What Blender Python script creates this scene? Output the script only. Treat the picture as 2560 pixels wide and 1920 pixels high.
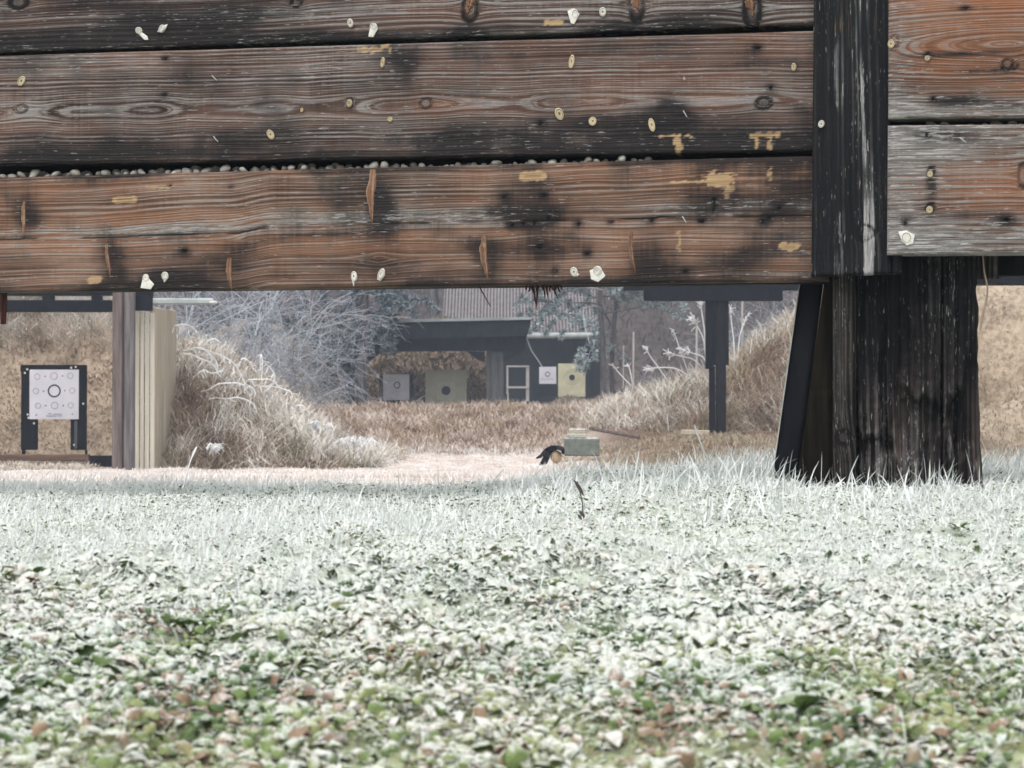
import bpy, bmesh, math, random
import numpy as np
from mathutils import Vector, Matrix

# ------------------------------------------------------------------ clear
for o in list(bpy.data.objects):
    bpy.data.objects.remove(o, do_unlink=True)
SC = bpy.context.scene
COL = SC.collection
random.seed(7)
RNG = np.random.default_rng(11)
rad = math.radians

# ------------------------------------------------------------------ camera
F = 5000.0                 # focal length in photo pixels (2560 wide)
CAM = (0.0, 0.0, 0.135)    # held close to the ground
PITCH = math.atan(90 / F)
cam_d = bpy.data.cameras.new('camera')
cam = bpy.data.objects.new('camera', cam_d)
COL.objects.link(cam)
cam.location = CAM
cam.rotation_euler = (math.pi / 2 + PITCH, 0, 0)
cam_d.sensor_width = 36.0
cam_d.lens = 36.0 * F / 2560
cam_d.clip_start = 0.05
cam_d.clip_end = 900
cam_d.dof.use_dof = True
cam_d.dof.focus_distance = 6.0
cam_d.dof.aperture_fstop = 15
SC.camera = cam

# ------------------------------------------------------------------ world, sun, exposure
SUN_EL, SUN_AZ = 62.0, 205.0      # high, behind the camera and a little to the left
W = bpy.data.worlds.new('World'); SC.world = W; W.use_nodes = True
nt = W.node_tree; nt.nodes.clear()
sky = nt.nodes.new('ShaderNodeTexSky'); sky.sky_type = 'NISHITA'; sky.sun_disc = False
sky.sun_elevation = rad(SUN_EL); sky.sun_rotation = rad(SUN_AZ)
sky.air_density = 1.0; sky.dust_density = 6.0; sky.ozone_density = 1.0
hs = nt.nodes.new('ShaderNodeHueSaturation'); hs.inputs['Saturation'].default_value = 0.22
bg = nt.nodes.new('ShaderNodeBackground'); bg.inputs['Strength'].default_value = 0.12
wo = nt.nodes.new('ShaderNodeOutputWorld')
nt.links.new(sky.outputs[0], hs.inputs['Color']); nt.links.new(hs.outputs[0], bg.inputs['Color'])
nt.links.new(bg.outputs[0], wo.inputs['Surface'])
sun_d = bpy.data.lights.new('sun', 'SUN'); sun = bpy.data.objects.new('sun', sun_d); COL.objects.link(sun)
sun_d.energy = 0.9; sun_d.angle = rad(90); sun_d.color = (1.0, 0.965, 0.92)
_d = Vector((math.sin(rad(SUN_AZ)) * math.cos(rad(SUN_EL)), math.cos(rad(SUN_AZ)) * math.cos(rad(SUN_EL)), math.sin(rad(SUN_EL))))
sun.rotation_euler = _d.to_track_quat('Z', 'Y').to_euler()
sun.location = (0, -5, 12)
vs = SC.view_settings
vs.view_transform = 'Standard'; vs.look = 'None'; vs.gamma = 1.0; vs.use_curve_mapping = False
vs.exposure = 0.62
cy = SC.cycles
cy.max_bounces = 6; cy.diffuse_bounces = 3; cy.glossy_bounces = 2; cy.transmission_bounces = 2
cy.volume_bounces = 1; cy.transparent_max_bounces = 6
cy.use_denoising = True

# ------------------------------------------------------------------ projection helpers
_cp, _sp = math.cos(PITCH), math.sin(PITCH)
K = 2560 / 2212.0

def ray(px, py):
    c = (px - 1280) / F; s = (960 - py) / F
    return Vector((c, _cp - s * _sp, s * _cp + _sp))

def at(px, py, d):
    r = ray(px, py); t = d / r.y
    return Vector((r.x * t, d, CAM[2] + r.z * t))

# ------------------------------------------------------------------ noise
def _hash(ix, iy, seed):
    n = (ix.astype(np.int64) * 374761393 + iy.astype(np.int64) * 668265263 + seed * 974634777) & 0x7fffffff
    n = ((n ^ (n >> 13)) * 1274126177) & 0x7fffffff
    n = n ^ (n >> 16)
    return (n & 0xffffff) / float(0xffffff)

def vnoise(x, y, seed=0):
    x = np.asarray(x, float); y = np.asarray(y, float)
    x, y = np.broadcast_arrays(x, y)
    ix = np.floor(x); iy = np.floor(y); fx = x - ix; fy = y - iy
    fx = fx * fx * (3 - 2 * fx); fy = fy * fy * (3 - 2 * fy)
    a = _hash(ix, iy, seed); b = _hash(ix + 1, iy, seed); c = _hash(ix, iy + 1, seed); d = _hash(ix + 1, iy + 1, seed)
    return (a * (1 - fx) + b * fx) * (1 - fy) + (c * (1 - fx) + d * fx) * fy

def fbm(x, y, seed=0, octv=4):
    v = 0; a = 0.5; s = 0
    for i in range(octv):
        v = v + a * vnoise(np.asarray(x) * 2 ** i + 17.3 * i, np.asarray(y) * 2 ** i - 9.1 * i, seed + i); s += a; a *= 0.5
    return v / s

def sst(a, b, t):
    t = np.clip((np.asarray(t, float) - a) / (b - a), 0, 1)
    return t * t * (3 - 2 * t)

# ------------------------------------------------------------------ terrain
def H(x, y, rough=True):
    x = np.asarray(x, float); y = np.asarray(y, float)
    x, y = np.broadcast_arrays(x, y)
    base = np.interp(y, [-90, 0, 1.5, 2.4, 3.4, 4.3, 5.2, 9, 20, 25, 36, 45, 60, 78, 90, 110, 140, 230],
                     [-.2, -.2, -.165, -.112, -.05, -.004, 0, -.125, -.43, -.48, -.45, -.3, 0, .3, 5, 12, 16, 16])
    base = base - 0.050 * sst(0.5, -0.3, x) * sst(2.6, 4.2, y) * sst(9, 6, y)
    base = base + sst(0.5, 3, x) * np.interp(y, [12, 20, 30, 36, 50], [0, .14, .38, .3, 0])
    wob = (fbm(x * .9, y * .9, 3) - .5)
    # low brown berm across the lane
    z = base + (0.74 + .12 * wob) * np.exp(-(np.maximum(0, 40 - y) / 3.0) ** 2 - (np.maximum(0, y - 40) / 2.3) ** 2) * sst(-7.5, -5.5, x) * sst(7, 4, x)
    # side berm on the right
    pr = np.interp(x, [.6, .9, 1.3, 1.85, 2.4, 3.0, 3.6, 4.6, 5.6, 8, 20], [-.6, -.3, .0, .28, .50, .66, .80, 1.6, 2.2, 2.5, 2.5])
    fr = np.minimum(sst(30.2, 33.2, y + .25 * wob * 3), sst(41, 37, y))
    zr = base + (pr + .12 * wob - base) * fr
    z = np.where(x > .5, np.maximum(z, zr), z)
    # side berm on the left
    pl = np.interp(x, [-9, -4.6, -3.94, -3.46, -2.97, -2.35, -1.9], [1.25, 1.10, .82, .42, .08, -.40, -.6])
    fl = np.minimum(sst(25.0, 27.0, y + .3 * wob), sst(34, 30, y))
    zl = base + (pl + .16 * wob - base) * fl
    z = np.where((x < -1) & (x > -4.62), np.maximum(z, zl), z)
    # bank of the left bay with a shot-out hollow
    zb = np.interp(y, [25.4, 26.4, 28.2, 30, 40], [-.46, -.32, 1.65, 2.4, 2.4]) + .22 * wob
    zb = zb - .48 * np.exp(-(((x + 6.1) / .45) ** 2)) * np.exp(-(((y - 27.7) / .24) ** 2))
    eb = sst(0, .35, -x - np.maximum(4.62, .178 * y)) * sst(33, 30, y)
    z = np.where(eb > 0, np.maximum(z, base + (zb - base) * eb), z)
    # sandy bank of the right bay
    gul = .85 * np.exp(-(((x - 6.1 - .1 * np.sin(y * 4)) / .26) ** 2)) * sst(24.7, 25.3, y) * sst(26.0, 25.5, y)
    zs = np.interp(y, [22.4, 23.6, 24.6, 26.4, 29, 36], [-.28, -.2, .25, 2.1, 2.7, 2.7]) + .55 * wob - gul
    z = np.where((x > 5.0) & (y < 36), np.maximum(z, zs * sst(5.0, 5.5, x) + z * (1 - sst(5.0, 5.5, x))), z)
    # mound by the far building, bank behind the far shelter
    z = z + .80 * np.exp(-((x - 1.75) / 1.0) ** 2) * np.exp(-((y - 61.5) / 1.6) ** 2)
    zk = np.interp(y, [50.8, 52, 54.5, 60, 70], [-.1, .2, 2.7, 2.9, .3]) + .5 * wob
    wk = sst(-.1, -.8, x)
    z = np.where((y > 50) & (y < 70), np.maximum(z, zk * wk + z * (1 - wk)), z)
    if rough:
        z = z + (fbm(x * 5, y * 5, 5, 3) - .5) * .03 * sst(8, 6, y) + (fbm(x * 22, y * 22, 8, 2) - .5) * .012 * sst(6, 5, y) + (fbm(x * 11, y * 9, 12, 2) - .5) * .050 * sst(4.6, 3.0, y)
        z = z + (fbm(x * 2.2, y * 2.2, 9, 3) - .5) * .16 * sst(23, 26, y)
    return z

# ------------------------------------------------------------------ object helpers
def mesh_from(name, V, Fc, attrs=None, smooth=True, uniform=None):
    me = bpy.data.meshes.new(name)
    V = np.asarray(V, np.float32)
    if isinstance(Fc, np.ndarray):
        n, k = Fc.shape
        me.vertices.add(len(V)); me.vertices.foreach_set('co', V.ravel())
        me.loops.add(n * k); me.loops.foreach_set('vertex_index', Fc.astype(np.int32).ravel())
        me.polygons.add(n)
        me.polygons.foreach_set('loop_start', np.arange(0, n * k, k, dtype=np.int32))
        me.polygons.foreach_set('loop_total', np.full(n, k, np.int32))
    else:
        me.from_pydata([tuple(map(float, v)) for v in V], [], [tuple(int(i) for i in f) for f in Fc])
    if attrs:
        for k_, a in attrs.items():
            at_ = me.attributes.new(k_, 'FLOAT', 'POINT')
            at_.data.foreach_set('value', np.asarray(a, np.float32))
    me.update(calc_edges=True)
    me.validate()
    if smooth:
        me.polygons.foreach_set('use_smooth', np.ones(len(me.polygons), bool))
    return me

def link(name, me, mat=None, parent=None, loc=None):
    o = bpy.data.objects.new(name, me); COL.objects.link(o)
    if mat is not None and len(me.materials) == 0: me.materials.append(mat)
    if parent is not None: o.parent = parent
    if loc is not None: o.location = loc
    return o

def tag(o, label=None, cat=None, group=None, kind=None):
    if label: o['label'] = label
    if cat: o['category'] = cat
    if group: o['group'] = group
    if kind: o['kind'] = kind
    return o

def thing(name, label, cat, loc=(0, 0, 0), rotz=0, group=None):
    o = bpy.data.objects.new(name, None); COL.objects.link(o)
    o.empty_display_size = .1
    o.location = loc; o.rotation_euler = (0, 0, rotz)
    return tag(o, label, cat, group)

def boxmesh(name, x0, x1, y0, y1, z0, z1, bevel=0.006, off=(0, 0, 0), skew=None, wob=0.0):
    bm = bmesh.new()
    bmesh.ops.create_cube(bm, size=1)
    for v in bm.verts:
        v.co = Vector((x0 + (v.co.x + .5) * (x1 - x0), y0 + (v.co.y + .5) * (y1 - y0), z0 + (v.co.z + .5) * (z1 - z0)))
        if skew: v.co = Vector(skew(v.co))
    if wob:
        bmesh.ops.subdivide_edges(bm, edges=bm.edges[:], cuts=3, use_grid_fill=True)
        for v in bm.verts:
            v.co += Vector((random.uniform(-wob, wob), random.uniform(-wob, wob), random.uniform(-wob, wob)))
    elif bevel > 0:
        bmesh.ops.bevel(bm, geom=bm.edges[:] , offset=min(bevel, .45 * min(abs(x1 - x0), abs(y1 - y0), abs(z1 - z0))), segments=1, affect='EDGES')
    for v in bm.verts: v.co -= Vector(off)
    me = bpy.data.meshes.new(name); bm.to_mesh(me); bm.free()
    return me

def box(name, parent, mat, *a, **k):
    off = parent.location if parent is not None else (0, 0, 0)
    return link(name, boxmesh(name, *a, off=off, **k), mat, parent)

def pbox(name, parent, mat, px0, px1, py0, py1, d, thick, **k):
    """box whose front face at distance d fills the given photo rectangle"""
    A = at(px0, py1, d); B = at(px1, py0, d)
    return box(name, parent, mat, A.x, B.x, d, d + thick, A.z, B.z, **k)

def prism(name, parent, mat, pts, y0, y1, smooth=False):
    """polygon in the x-z plane extruded from y0 to y1"""
    off = Vector(parent.location) if parent is not None else Vector((0, 0, 0))
    n = len(pts)
    V = [Vector((p[0], y0, p[1])) - off for p in pts] + [Vector((p[0], y1, p[1])) - off for p in pts]
    Fc = [tuple(range(n - 1, -1, -1)), tuple(range(n, 2 * n))] + [(i, (i + 1) % n, n + (i + 1) % n, n + i) for i in range(n)]
    me = mesh_from(name, V, Fc, smooth=smooth)
    return link(name, me, mat, parent)

def tubes(paths, radii, sides=4, attrs_t=True):
    """join polyline tubes into arrays: V, F(quads), t"""
    VV, FF, TT, RR = [], [], [], []
    base = 0
    ang = np.linspace(0, 2 * np.pi, sides, endpoint=False)
    for P, r in zip(paths, radii):
        P = np.asarray(P, float); n = len(P)
        r = np.asarray(r, float) if np.ndim(r) else np.linspace(r, r * .35, n)
        T = np.gradient(P, axis=0); T /= np.linalg.norm(T, axis=1, keepdims=True) + 1e-9
        ref = np.where(np.abs(T[:, 2:3]) > .9, [[1, 0, 0]], [[0, 0, 1]])
        A = np.cross(T, ref); A /= np.linalg.norm(A, axis=1, keepdims=True) + 1e-9
        B = np.cross(T, A)
        ring = P[:, None, :] + r[:, None, None] * (np.cos(ang)[None, :, None] * A[:, None, :] + np.sin(ang)[None, :, None] * B[:, None, :])
        VV.append(ring.reshape(-1, 3))
        i = np.arange(n - 1)[:, None] * sides + np.arange(sides)[None, :]
        j = np.arange(n - 1)[:, None] * sides + (np.arange(sides)[None, :] + 1) % sides
        FF.append((np.stack([i, j, j + sides, i + sides], -1).reshape(-1, 4)) + base)
        TT.append(np.repeat(np.linspace(0, 1, n), sides)); RR.append(np.full(n * sides, random.random()))
        base += n * sides
    return np.concatenate(VV), np.concatenate(FF), np.concatenate(TT), np.concatenate(RR)

def tube_obj(name, parent, mat, paths, radii, sides=5):
    off = np.array(parent.location) if parent is not None else np.zeros(3)
    V, Fq, T, R = tubes(paths, radii, sides)
    return link(name, mesh_from(name, V - off, Fq, {'t': T, 'r': R}), mat, parent)

def spline(pts, n=10):
    P = np.asarray([tuple(p) for p in pts], float)
    if len(P) == 2: return P[0] + (P[1] - P[0]) * np.linspace(0, 1, n)[:, None]
    Q = np.vstack([2 * P[0] - P[1], P, 2 * P[-1] - P[-2]])
    out = []
    for i in range(1, len(Q) - 2):
        for t in np.linspace(0, 1, max(2, n // (len(P) - 1)), endpoint=False):
            a, b, c, d = Q[i - 1], Q[i], Q[i + 1], Q[i + 2]
            out.append(.5 * ((2 * b) + (-a + c) * t + (2 * a - 5 * b + 4 * c - d) * t * t + (-a + 3 * b - 3 * c + d) * t ** 3))
    out.append(P[-1])
    return np.array(out)

# ------------------------------------------------------------------ materials
class NT:
    def __init__(s, name):
        s.m = bpy.data.materials.new(name); s.m.use_nodes = True
        s.t = s.m.node_tree; s.t.nodes.clear()
        s.out = s.t.nodes.new('ShaderNodeOutputMaterial')
        s.p = s.t.nodes.new('ShaderNodeBsdfPrincipled')
        s.t.links.new(s.p.outputs[0], s.out.inputs[0])
        s.p.inputs['Roughness'].default_value = .85
        s.p.inputs['Specular IOR Level'].default_value = .25
    def n(s, typ, **kw):
        nd = s.t.nodes.new(typ)
        for k, v in kw.items(): setattr(nd, k, v)
        return nd
    def l(s, a, b): s.t.links.new(a, b)
    def val(s, x, sock):
        if isinstance(x, (int, float)): sock.default_value = x
        elif isinstance(x, tuple): sock.default_value = (*x, 1) if len(x) == 3 and sock.type == 'RGBA' else x
        else: s.l(x, sock)
    def attr(s, name):
        return s.n('ShaderNodeAttribute', attribute_name=name).outputs['Fac']
    def math(s, op, a, b=0, clamp=False):
        nd = s.n('ShaderNodeMath', operation=op, use_clamp=clamp)
        s.val(a, nd.inputs[0]); s.val(b, nd.inputs[1]); return nd.outputs[0]
    def add(s, *a):
        r = a[0]
        for b in a[1:]: r = s.math('ADD', r, b)
        return r
    def mul(s, a, b): return s.math('MULTIPLY', a, b)
    def rng(s, x, a, b, c=0, d=1):
        nd = s.n('ShaderNodeMapRange', interpolation_type='SMOOTHSTEP')
        s.val(x, nd.inputs[0])
        for i, v in enumerate((a, b, c, d)): s.val(v, nd.inputs[i + 1])
        return nd.outputs[0]
    def mix(s, f, a, b, mode='MIX'):
        nd = s.n('ShaderNodeMix', data_type='RGBA', blend_type=mode)
        s.val(f, nd.inputs[0]); s.val(a, nd.inputs[6]); s.val(b, nd.inputs[7]); return nd.outputs[2]
    def coords(s, scale=(1, 1, 1), kind='Object'):
        tc = s.n('ShaderNodeTexCoord'); mp = s.n('ShaderNodeMapping')
        mp.inputs['Scale'].default_value = scale
        s.l(tc.outputs[kind], mp.inputs[0]); return mp.outputs[0]
    def noise(s, scale, detail=3, vec=None, rough=.55, dist=0):
        nd = s.n('ShaderNodeTexNoise'); nd.inputs['Scale'].default_value = scale
        nd.inputs['Detail'].default_value = detail; nd.inputs['Roughness'].default_value = rough; nd.inputs['Distortion'].default_value = dist
        s.l(vec if vec is not None else s.coords(), nd.inputs['Vector']); return nd.outputs['Fac']
    def ramp(s, x, stops):
        nd = s.n('ShaderNodeValToRGB'); e = nd.color_ramp.elements
        while len(e) < len(stops): e.new(.5)
        for i, (p, c) in enumerate(stops): e[i].position = p; e[i].color = (*c, 1)
        s.val(x, nd.inputs[0]); return nd.outputs[0]
    def color(s, c): s.val(c, s.p.inputs['Base Color'])
    def bump(s, h, strength=.5, dist=.002):
        nd = s.n('ShaderNodeBump'); nd.inputs['Strength'].default_value = strength; nd.inputs['Distance'].default_value = dist
        s.l(h, nd.inputs['Height']); s.l(nd.outputs[0], s.p.inputs['Normal'])

FROST = (.80, .83, .84)

def old_wood(name, vertical=False, dark=(.018, .017, .019), browns=((.050, .032, .025), (.120, .068, .047), (.21, .125, .085)),
             grey=(.30, .29, .285), warmc=(.42, .165, .075), rough=.8):
    m = NT(name)
    fs = (150, 60, 5) if vertical else (5, 60, 150)
    fib = m.noise(1.0, 5, m.coords(fs), .65)
    fs2 = (420, 90, 14) if vertical else (14, 90, 420)
    fib2 = m.noise(1.0, 3, m.coords(fs2), .6)
    blot = m.noise(9, 4)
    r1 = m.n('ShaderNodeTexNoise', noise_dimensions='1D'); r1.inputs['Scale'].default_value = 1.0; r1.inputs['Detail'].default_value = 1.5
    m.l(m.attr('ring'), r1.inputs['W'])
    rr = m.rng(r1.outputs['Fac'], .33, .68)
    saw = m.noise(1.0, 3, m.coords((5, 60, 130) if vertical else (130, 60, 5)), .6)
    mac = m.noise(1.0, 3, m.coords((9, 5, 2.6) if vertical else (2.6, 5, 9)), .55)
    a = m.add(m.mul(rr, .40), m.mul(fib, .60), m.mul(blot, .75), m.mul(saw, .30), m.mul(mac, 1.3), -1.18)
    c = m.ramp(a, [(.12, browns[0]), (.48, browns[1]), (.85, browns[2])])
    warm = m.math('MULTIPLY', m.attr('warm'), 1.0, clamp=True)
    c = m.mix(warm, c, m.mix(m.rng(m.add(m.mul(rr, .6), m.mul(fib, .5)), .25, .85), tuple(v * .55 for v in warmc), warmc))
    g = m.mul(m.rng(m.add(m.attr('grey'), m.mul(m.add(fib, -.5), 1.5), m.mul(m.add(fib2, -.5), 1.3), m.mul(m.add(blot, -.5), 1.0), m.mul(m.add(rr, -.5), .9), m.mul(m.add(saw, -.5), .6)), .10, 1.0), .9)
    gcol = m.mix(m.rng(fib2, .3, .7), tuple(v * .5 for v in grey), grey)
    c = m.mix(g, c, gcol)
    dk = m.rng(m.add(m.attr('dark'), m.mul(m.add(fib, -.5), .9), m.mul(m.add(fib2, -.5), .5), m.mul(m.add(blot, -.5), 1.7), m.mul(m.add(mac, -.5), -1.2), m.mul(m.add(saw, -.5), .5)), .0, 1.0)
    c = m.mix(m.mul(dk, .94), c, dark)
    # pale weathered dashes on raised fibres
    sp = m.rng(m.add(m.noise(1.0, 3, m.coords((300, 90, 26) if vertical else (26, 90, 300)), .7), m.mul(m.attr('grey'), .12)), .655, .72)
    c = m.mix(m.mul(sp, .60), c, (.44, .43, .43))
    b = m.attr('bare')
    c = m.mix(m.mul(m.rng(m.add(b, m.mul(m.add(fib2, -.5), 1.3), m.mul(m.add(fib, -.5), .9), m.mul(m.add(blot, -.5), .8)), .15, 1.05), .80), c, m.mix(fib, (.34, .22, .12), (.60, .43, .25)))
    c = m.mix(m.attr('hole'), c, (.012, .012, .013))
    m.color(c)
    m.bump(m.add(m.mul(fib, .6), m.mul(rr, .5), m.mul(fib2, .4)), .8, .003)
    m.p.inputs['Roughness'].default_value = rough
    m.p.inputs['Specular IOR Level'].default_value = .08
    return m.m

def plain(name, c1, c2, scale=(8, 8, 8), rough=.8, bump=.3, dist=.004, frost=0.0, det=4):
    m = NT(name)
    if max(c2) < .06: m.p.inputs['Specular IOR Level'].default_value = .06
    f = m.noise(1.0, det, m.coords(scale), .6)
    c = m.mix(m.rng(f, .3, .7), c1, c2)
    if frost:
        g = m.n('ShaderNodeNewGeometry'); sx = m.n('ShaderNodeSeparateXYZ'); m.l(g.outputs['Normal'], sx.inputs[0])
        fr = m.rng(m.add(sx.outputs[2], m.mul(m.noise(30, 3), .5)), 1.15 - frost, 1.4 - frost)
        c = m.mix(fr, c, FROST)
    m.color(c)
    if bump: m.bump(f, bump, dist)
    m.p.inputs['Roughness'].default_value = rough
    return m.m

def blade_mat(name, stops, frost=.6, tipfrost=.4, frostcol=FROST, patch=1.5, patchamt=.5):
    """grass-like: per blade colour r, rime along the blade and in patches"""
    m = NT(name)
    r = m.attr('r'); t = m.attr('t')
    c = m.ramp(r, stops)
    pn = m.noise(patch, 3)
    fm = m.rng(m.add(m.mul(t, tipfrost), m.mul(m.add(pn, -.5), patchamt * 2), m.mul(m.attr('f'), .5), frost - .5), .05, .75)
    c = m.mix(fm, c, frostcol)
    m.color(c)
    m.p.inputs['Specular IOR Level'].default_value = .15
    m.p.inputs['Roughness'].default_value = .9
    return m.m

M = {}
M['plank'] = old_wood('weathered_plank', browns=((.030, .022, .021), (.100, .066, .056), (.22, .148, .122)), warmc=(.30, .155, .105), grey=(.32, .31, .31))
M['plank_low'] = old_wood('weathered_plank_low', browns=((.040, .028, .023), (.150, .095, .073), (.30, .195, .150)), warmc=(.36, .19, .12), grey=(.34, .325, .31))
M['plank_orange'] = old_wood('orange_plank', browns=((.08, .045, .033), (.18, .095, .064), (.30, .17, .12)), warmc=(.37, .155, .08), grey=(.27, .26, .255))
M['charred'] = old_wood('charred_board', vertical=True, dark=(.011, .012, .015), browns=((.010, .010, .012), (.022, .021, .023), (.050, .046, .047)), grey=(.33, .33, .335))
M['tarred'] = old_wood('tarred_timber', vertical=True, dark=(.006, .007, .009), browns=((.008, .008, .010), (.024, .020, .020), (.070, .052, .047)), grey=(.15, .14, .14))
M['pole'] = old_wood('grey_pole', vertical=True, dark=(.012, .011, .012), browns=((.014, .012, .012), (.030, .026, .025), (.060, .052, .048)), grey=(.10, .094, .09))
M['mossy'] = plain('mossy_board', (.006, .005, .004), (.016, .013, .009), (60, 60, 6))
M['black'] = plain('black_paint', (.006, .007, .010), (.013, .014, .018), (20, 20, 4), rough=.7, bump=.2)
M['blackwood'] = plain('black_stained_wood', (.010, .011, .015), (.024, .024, .028), (40, 40, 3), rough=.75)
M['steel_edge'] = plain('galvanised_edge', (.35, .36, .36), (.5, .5, .49), (40, 40, 40), rough=.5)
M['plug_light'] = plain('plug_pale', (.46, .38, .24), (.62, .54, .38), (300, 300, 300), bump=.3, dist=.001)
M['plug_white'] = plain('plug_white', (.62, .60, .56), (.80, .79, .76), (300, 300, 300), bump=.3, dist=.001)
M['plug_core'] = plain('plug_core', (.20, .14, .09), (.38, .30, .20), (300, 300, 300), bump=.2, dist=.001)
M['knotwood'] = old_wood('torn_knot', vertical=True, dark=(.06, .035, .025), browns=((.07, .040, .028), (.19, .112, .076), (.40, .27, .18)), grey=(.4, .36, .3))
M['redsplinter'] = plain('dark_red_splinter', (.03, .010, .008), (.07, .02, .014), (80, 80, 20))
mp_ = NT('pebble_stone'); oi = mp_.n('ShaderNodeObjectInfo')
mp_.color(mp_.mix(mp_.rng(mp_.noise(160, 3), .35, .7), mp_.ramp(oi.outputs['Random'], [(0, (.20, .185, .17)), (.35, (.36, .33, .28)), (.7, (.50, .48, .44)), (1, (.66, .64, .60))]), (.36, .34, .31)))
M['pebble'] = mp_.m
M['pale_board'] = plain('pale_board', (.60, .565, .465), (.72, .685, .58), (30, 30, 1.2))
M['pale_side'] = plain('pale_board_side', (.40, .345, .255), (.56, .50, .40), (30, 30, 1.0))
M['brown_post'] = plain('brown_post', (.085, .065, .060), (.19, .155, .145), (22, 22, 1.6))
M['grey_post'] = plain('grey_post', (.090, .082, .084), (.19, .175, .175), (22, 22, 1.6))
M['brown_sill'] = plain('brown_sill', (.10, .065, .045), (.22, .14, .10), (2, 10, 12))
M['shelter'] = plain('dark_shelter_timber', (.010, .013, .017), (.022, .026, .031), (8, 8, 3))
M['shelter_post'] = plain('shelter_post_grey', (.055, .060, .066), (.12, .125, .13), (14, 14, 1))
M['roof_edge'] = plain('roof_edge_sheet', (.22, .26, .27), (.34, .38, .39), (3, 3, 3), rough=.5)
M['darkwall'] = plain('dark_wall', (.014, .017, .022), (.026, .029, .034), (3, 3, 1))
M['gutter'] = plain('gutter', (.30, .34, .34), (.46, .50, .50), (4, 4, 4))
M['paper'] = plain('target_paper', (.60, .60, .66), (.68, .68, .74), (3, 3, 3), bump=0)
M['paper_dim'] = plain('old_paper', (.46, .47, .52), (.58, .59, .64), (4, 4, 4), bump=0)
M['ink'] = plain('print_ink', (.02, .02, .025), (.035, .035, .04), (20, 20, 20), bump=0)
M['ink_soft'] = plain('print_ink_grey', (.18, .18, .21), (.26, .26, .30), (20, 20, 20), bump=0)
M['olive_board'] = plain('olive_board', (.27, .275, .21), (.34, .34, .27), (3, 3, 3), bump=0)
M['olive_paper'] = plain('olive_paper', (.30, .305, .24), (.37, .375, .30), (4, 4, 4), bump=0)
M['yellow_board'] = plain('yellow_board', (.50, .48, .32), (.62, .60, .42), (4, 4, 4), bump=0)
M['concrete'] = plain('mossy_concrete', (.125, .145, .128), (.20, .22, .19), (16, 16, 16), frost=.25)
M['concrete_top'] = plain('pale_concrete', (.28, .27, .21), (.42, .40, .32), (4, 16, 40), frost=.3)
M['rubber'] = plain('black_rubber', (.010, .010, .014), (.022, .021, .026), (20, 20, 20), rough=.6)
M['tan'] = plain('tan_stone', (.42, .30, .18), (.58, .44, .29), (14, 14, 14))
M['stake'] = plain('grey_stake', (.36, .33, .32), (.52, .49, .47), (40, 40, 4))
M['bark'] = plain('frosty_bark', (.055, .050, .050), (.15, .14, .145), (10, 10, 2))
M['dry_stalk'] = plain('dry_stalk', (.20, .16, .12), (.34, .28, .22), (60, 60, 10))

# frosted twig: dark twig with rime on most of it
mt = NT('rime_twig')
mt.color(mt.mix(mt.rng(mt.add(mt.mul(mt.attr('t'), .55), mt.mul(mt.attr('r'), .35), mt.mul(mt.noise(1.2, 3), .5)), .25, .85), (.085, .075, .075), (.52, .555, .61)))
M['twig'] = mt.m
mt = NT('white_rime')
mt.color(mt.mix(mt.rng(mt.add(mt.attr('t'), mt.mul(mt.attr('r'), .4)), .0, .7), (.50, .46, .42), (.84, .86, .88)))
M['rime'] = mt.m
mt = NT('grey_twig')
mt.color(mt.mix(mt.rng(mt.add(mt.attr('t'), mt.mul(mt.attr('r'), .4)), .2, 1.1), (.055, .048, .048), (.27, .27, .285)))
M['greytwig'] = mt.m
mt = NT('dark_twig')
mt.color(mt.mix(mt.attr('r'), (.035, .028, .028), (.09, .075, .075)))
M['darktwig'] = mt.m
mt = NT('frosted_needles')
mt.color(mt.mix(mt.rng(mt.add(mt.attr('r'), mt.mul(mt.noise(1.5, 3), .6), -.3), .1, .8), (.10, .14, .14), (.52, .60, .62)))
M['needles'] = mt.m
mt = NT('grey_spruce_needles')
mt.color(mt.mix(mt.rng(mt.add(mt.attr('r'), mt.mul(mt.noise(1.5, 3), .6), -.3), .1, .8), (.05, .075, .085), (.24, .29, .32)))
M['spruce'] = mt.m

# grass
M['lane_grass'] = blade_mat('frosted_short_grass', [(0, (.36, .24, .17)), (.4, (.46, .34, .26)), (.8, (.30, .27, .17)), (1, (.24, .16, .11))], frost=.66, tipfrost=.40, frostcol=(.78, .74, .72), patch=.6, patchamt=.45)
M['berm_grass'] = blade_mat('brown_berm_grass', [(0, (.20, .135, .095)), (.4, (.36, .25, .185)), (.75, (.46, .35, .26)), (1, (.30, .25, .15))], frost=.46, tipfrost=.45, frostcol=(.70, .61, .54), patch=.35, patchamt=.45)
M['straw'] = blade_mat('frosted_straw', [(0, (.17, .115, .08)), (.35, (.36, .275, .195)), (.7, (.50, .42, .31)), (1, (.20, .195, .13))], frost=.42, tipfrost=.55, frostcol=(.76, .73, .68), patch=.5, patchamt=.45)
M['bank_grass'] = blade_mat('bank_litter', [(0, (.16, .11, .075)), (.4, (.30, .23, .16)), (.8, (.42, .34, .24)), (1, (.16, .14, .08))], frost=.22, tipfrost=.3, frostcol=(.70, .68, .64), patch=1.1, patchamt=.5)
M['olive_grass'] = blade_mat('olive_grass', [(0, (.19, .155, .10)), (.5, (.32, .265, .18)), (1, (.42, .35, .25))], frost=.30, tipfrost=.3, frostcol=(.66, .62, .55), patch=.6, patchamt=.3)
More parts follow.
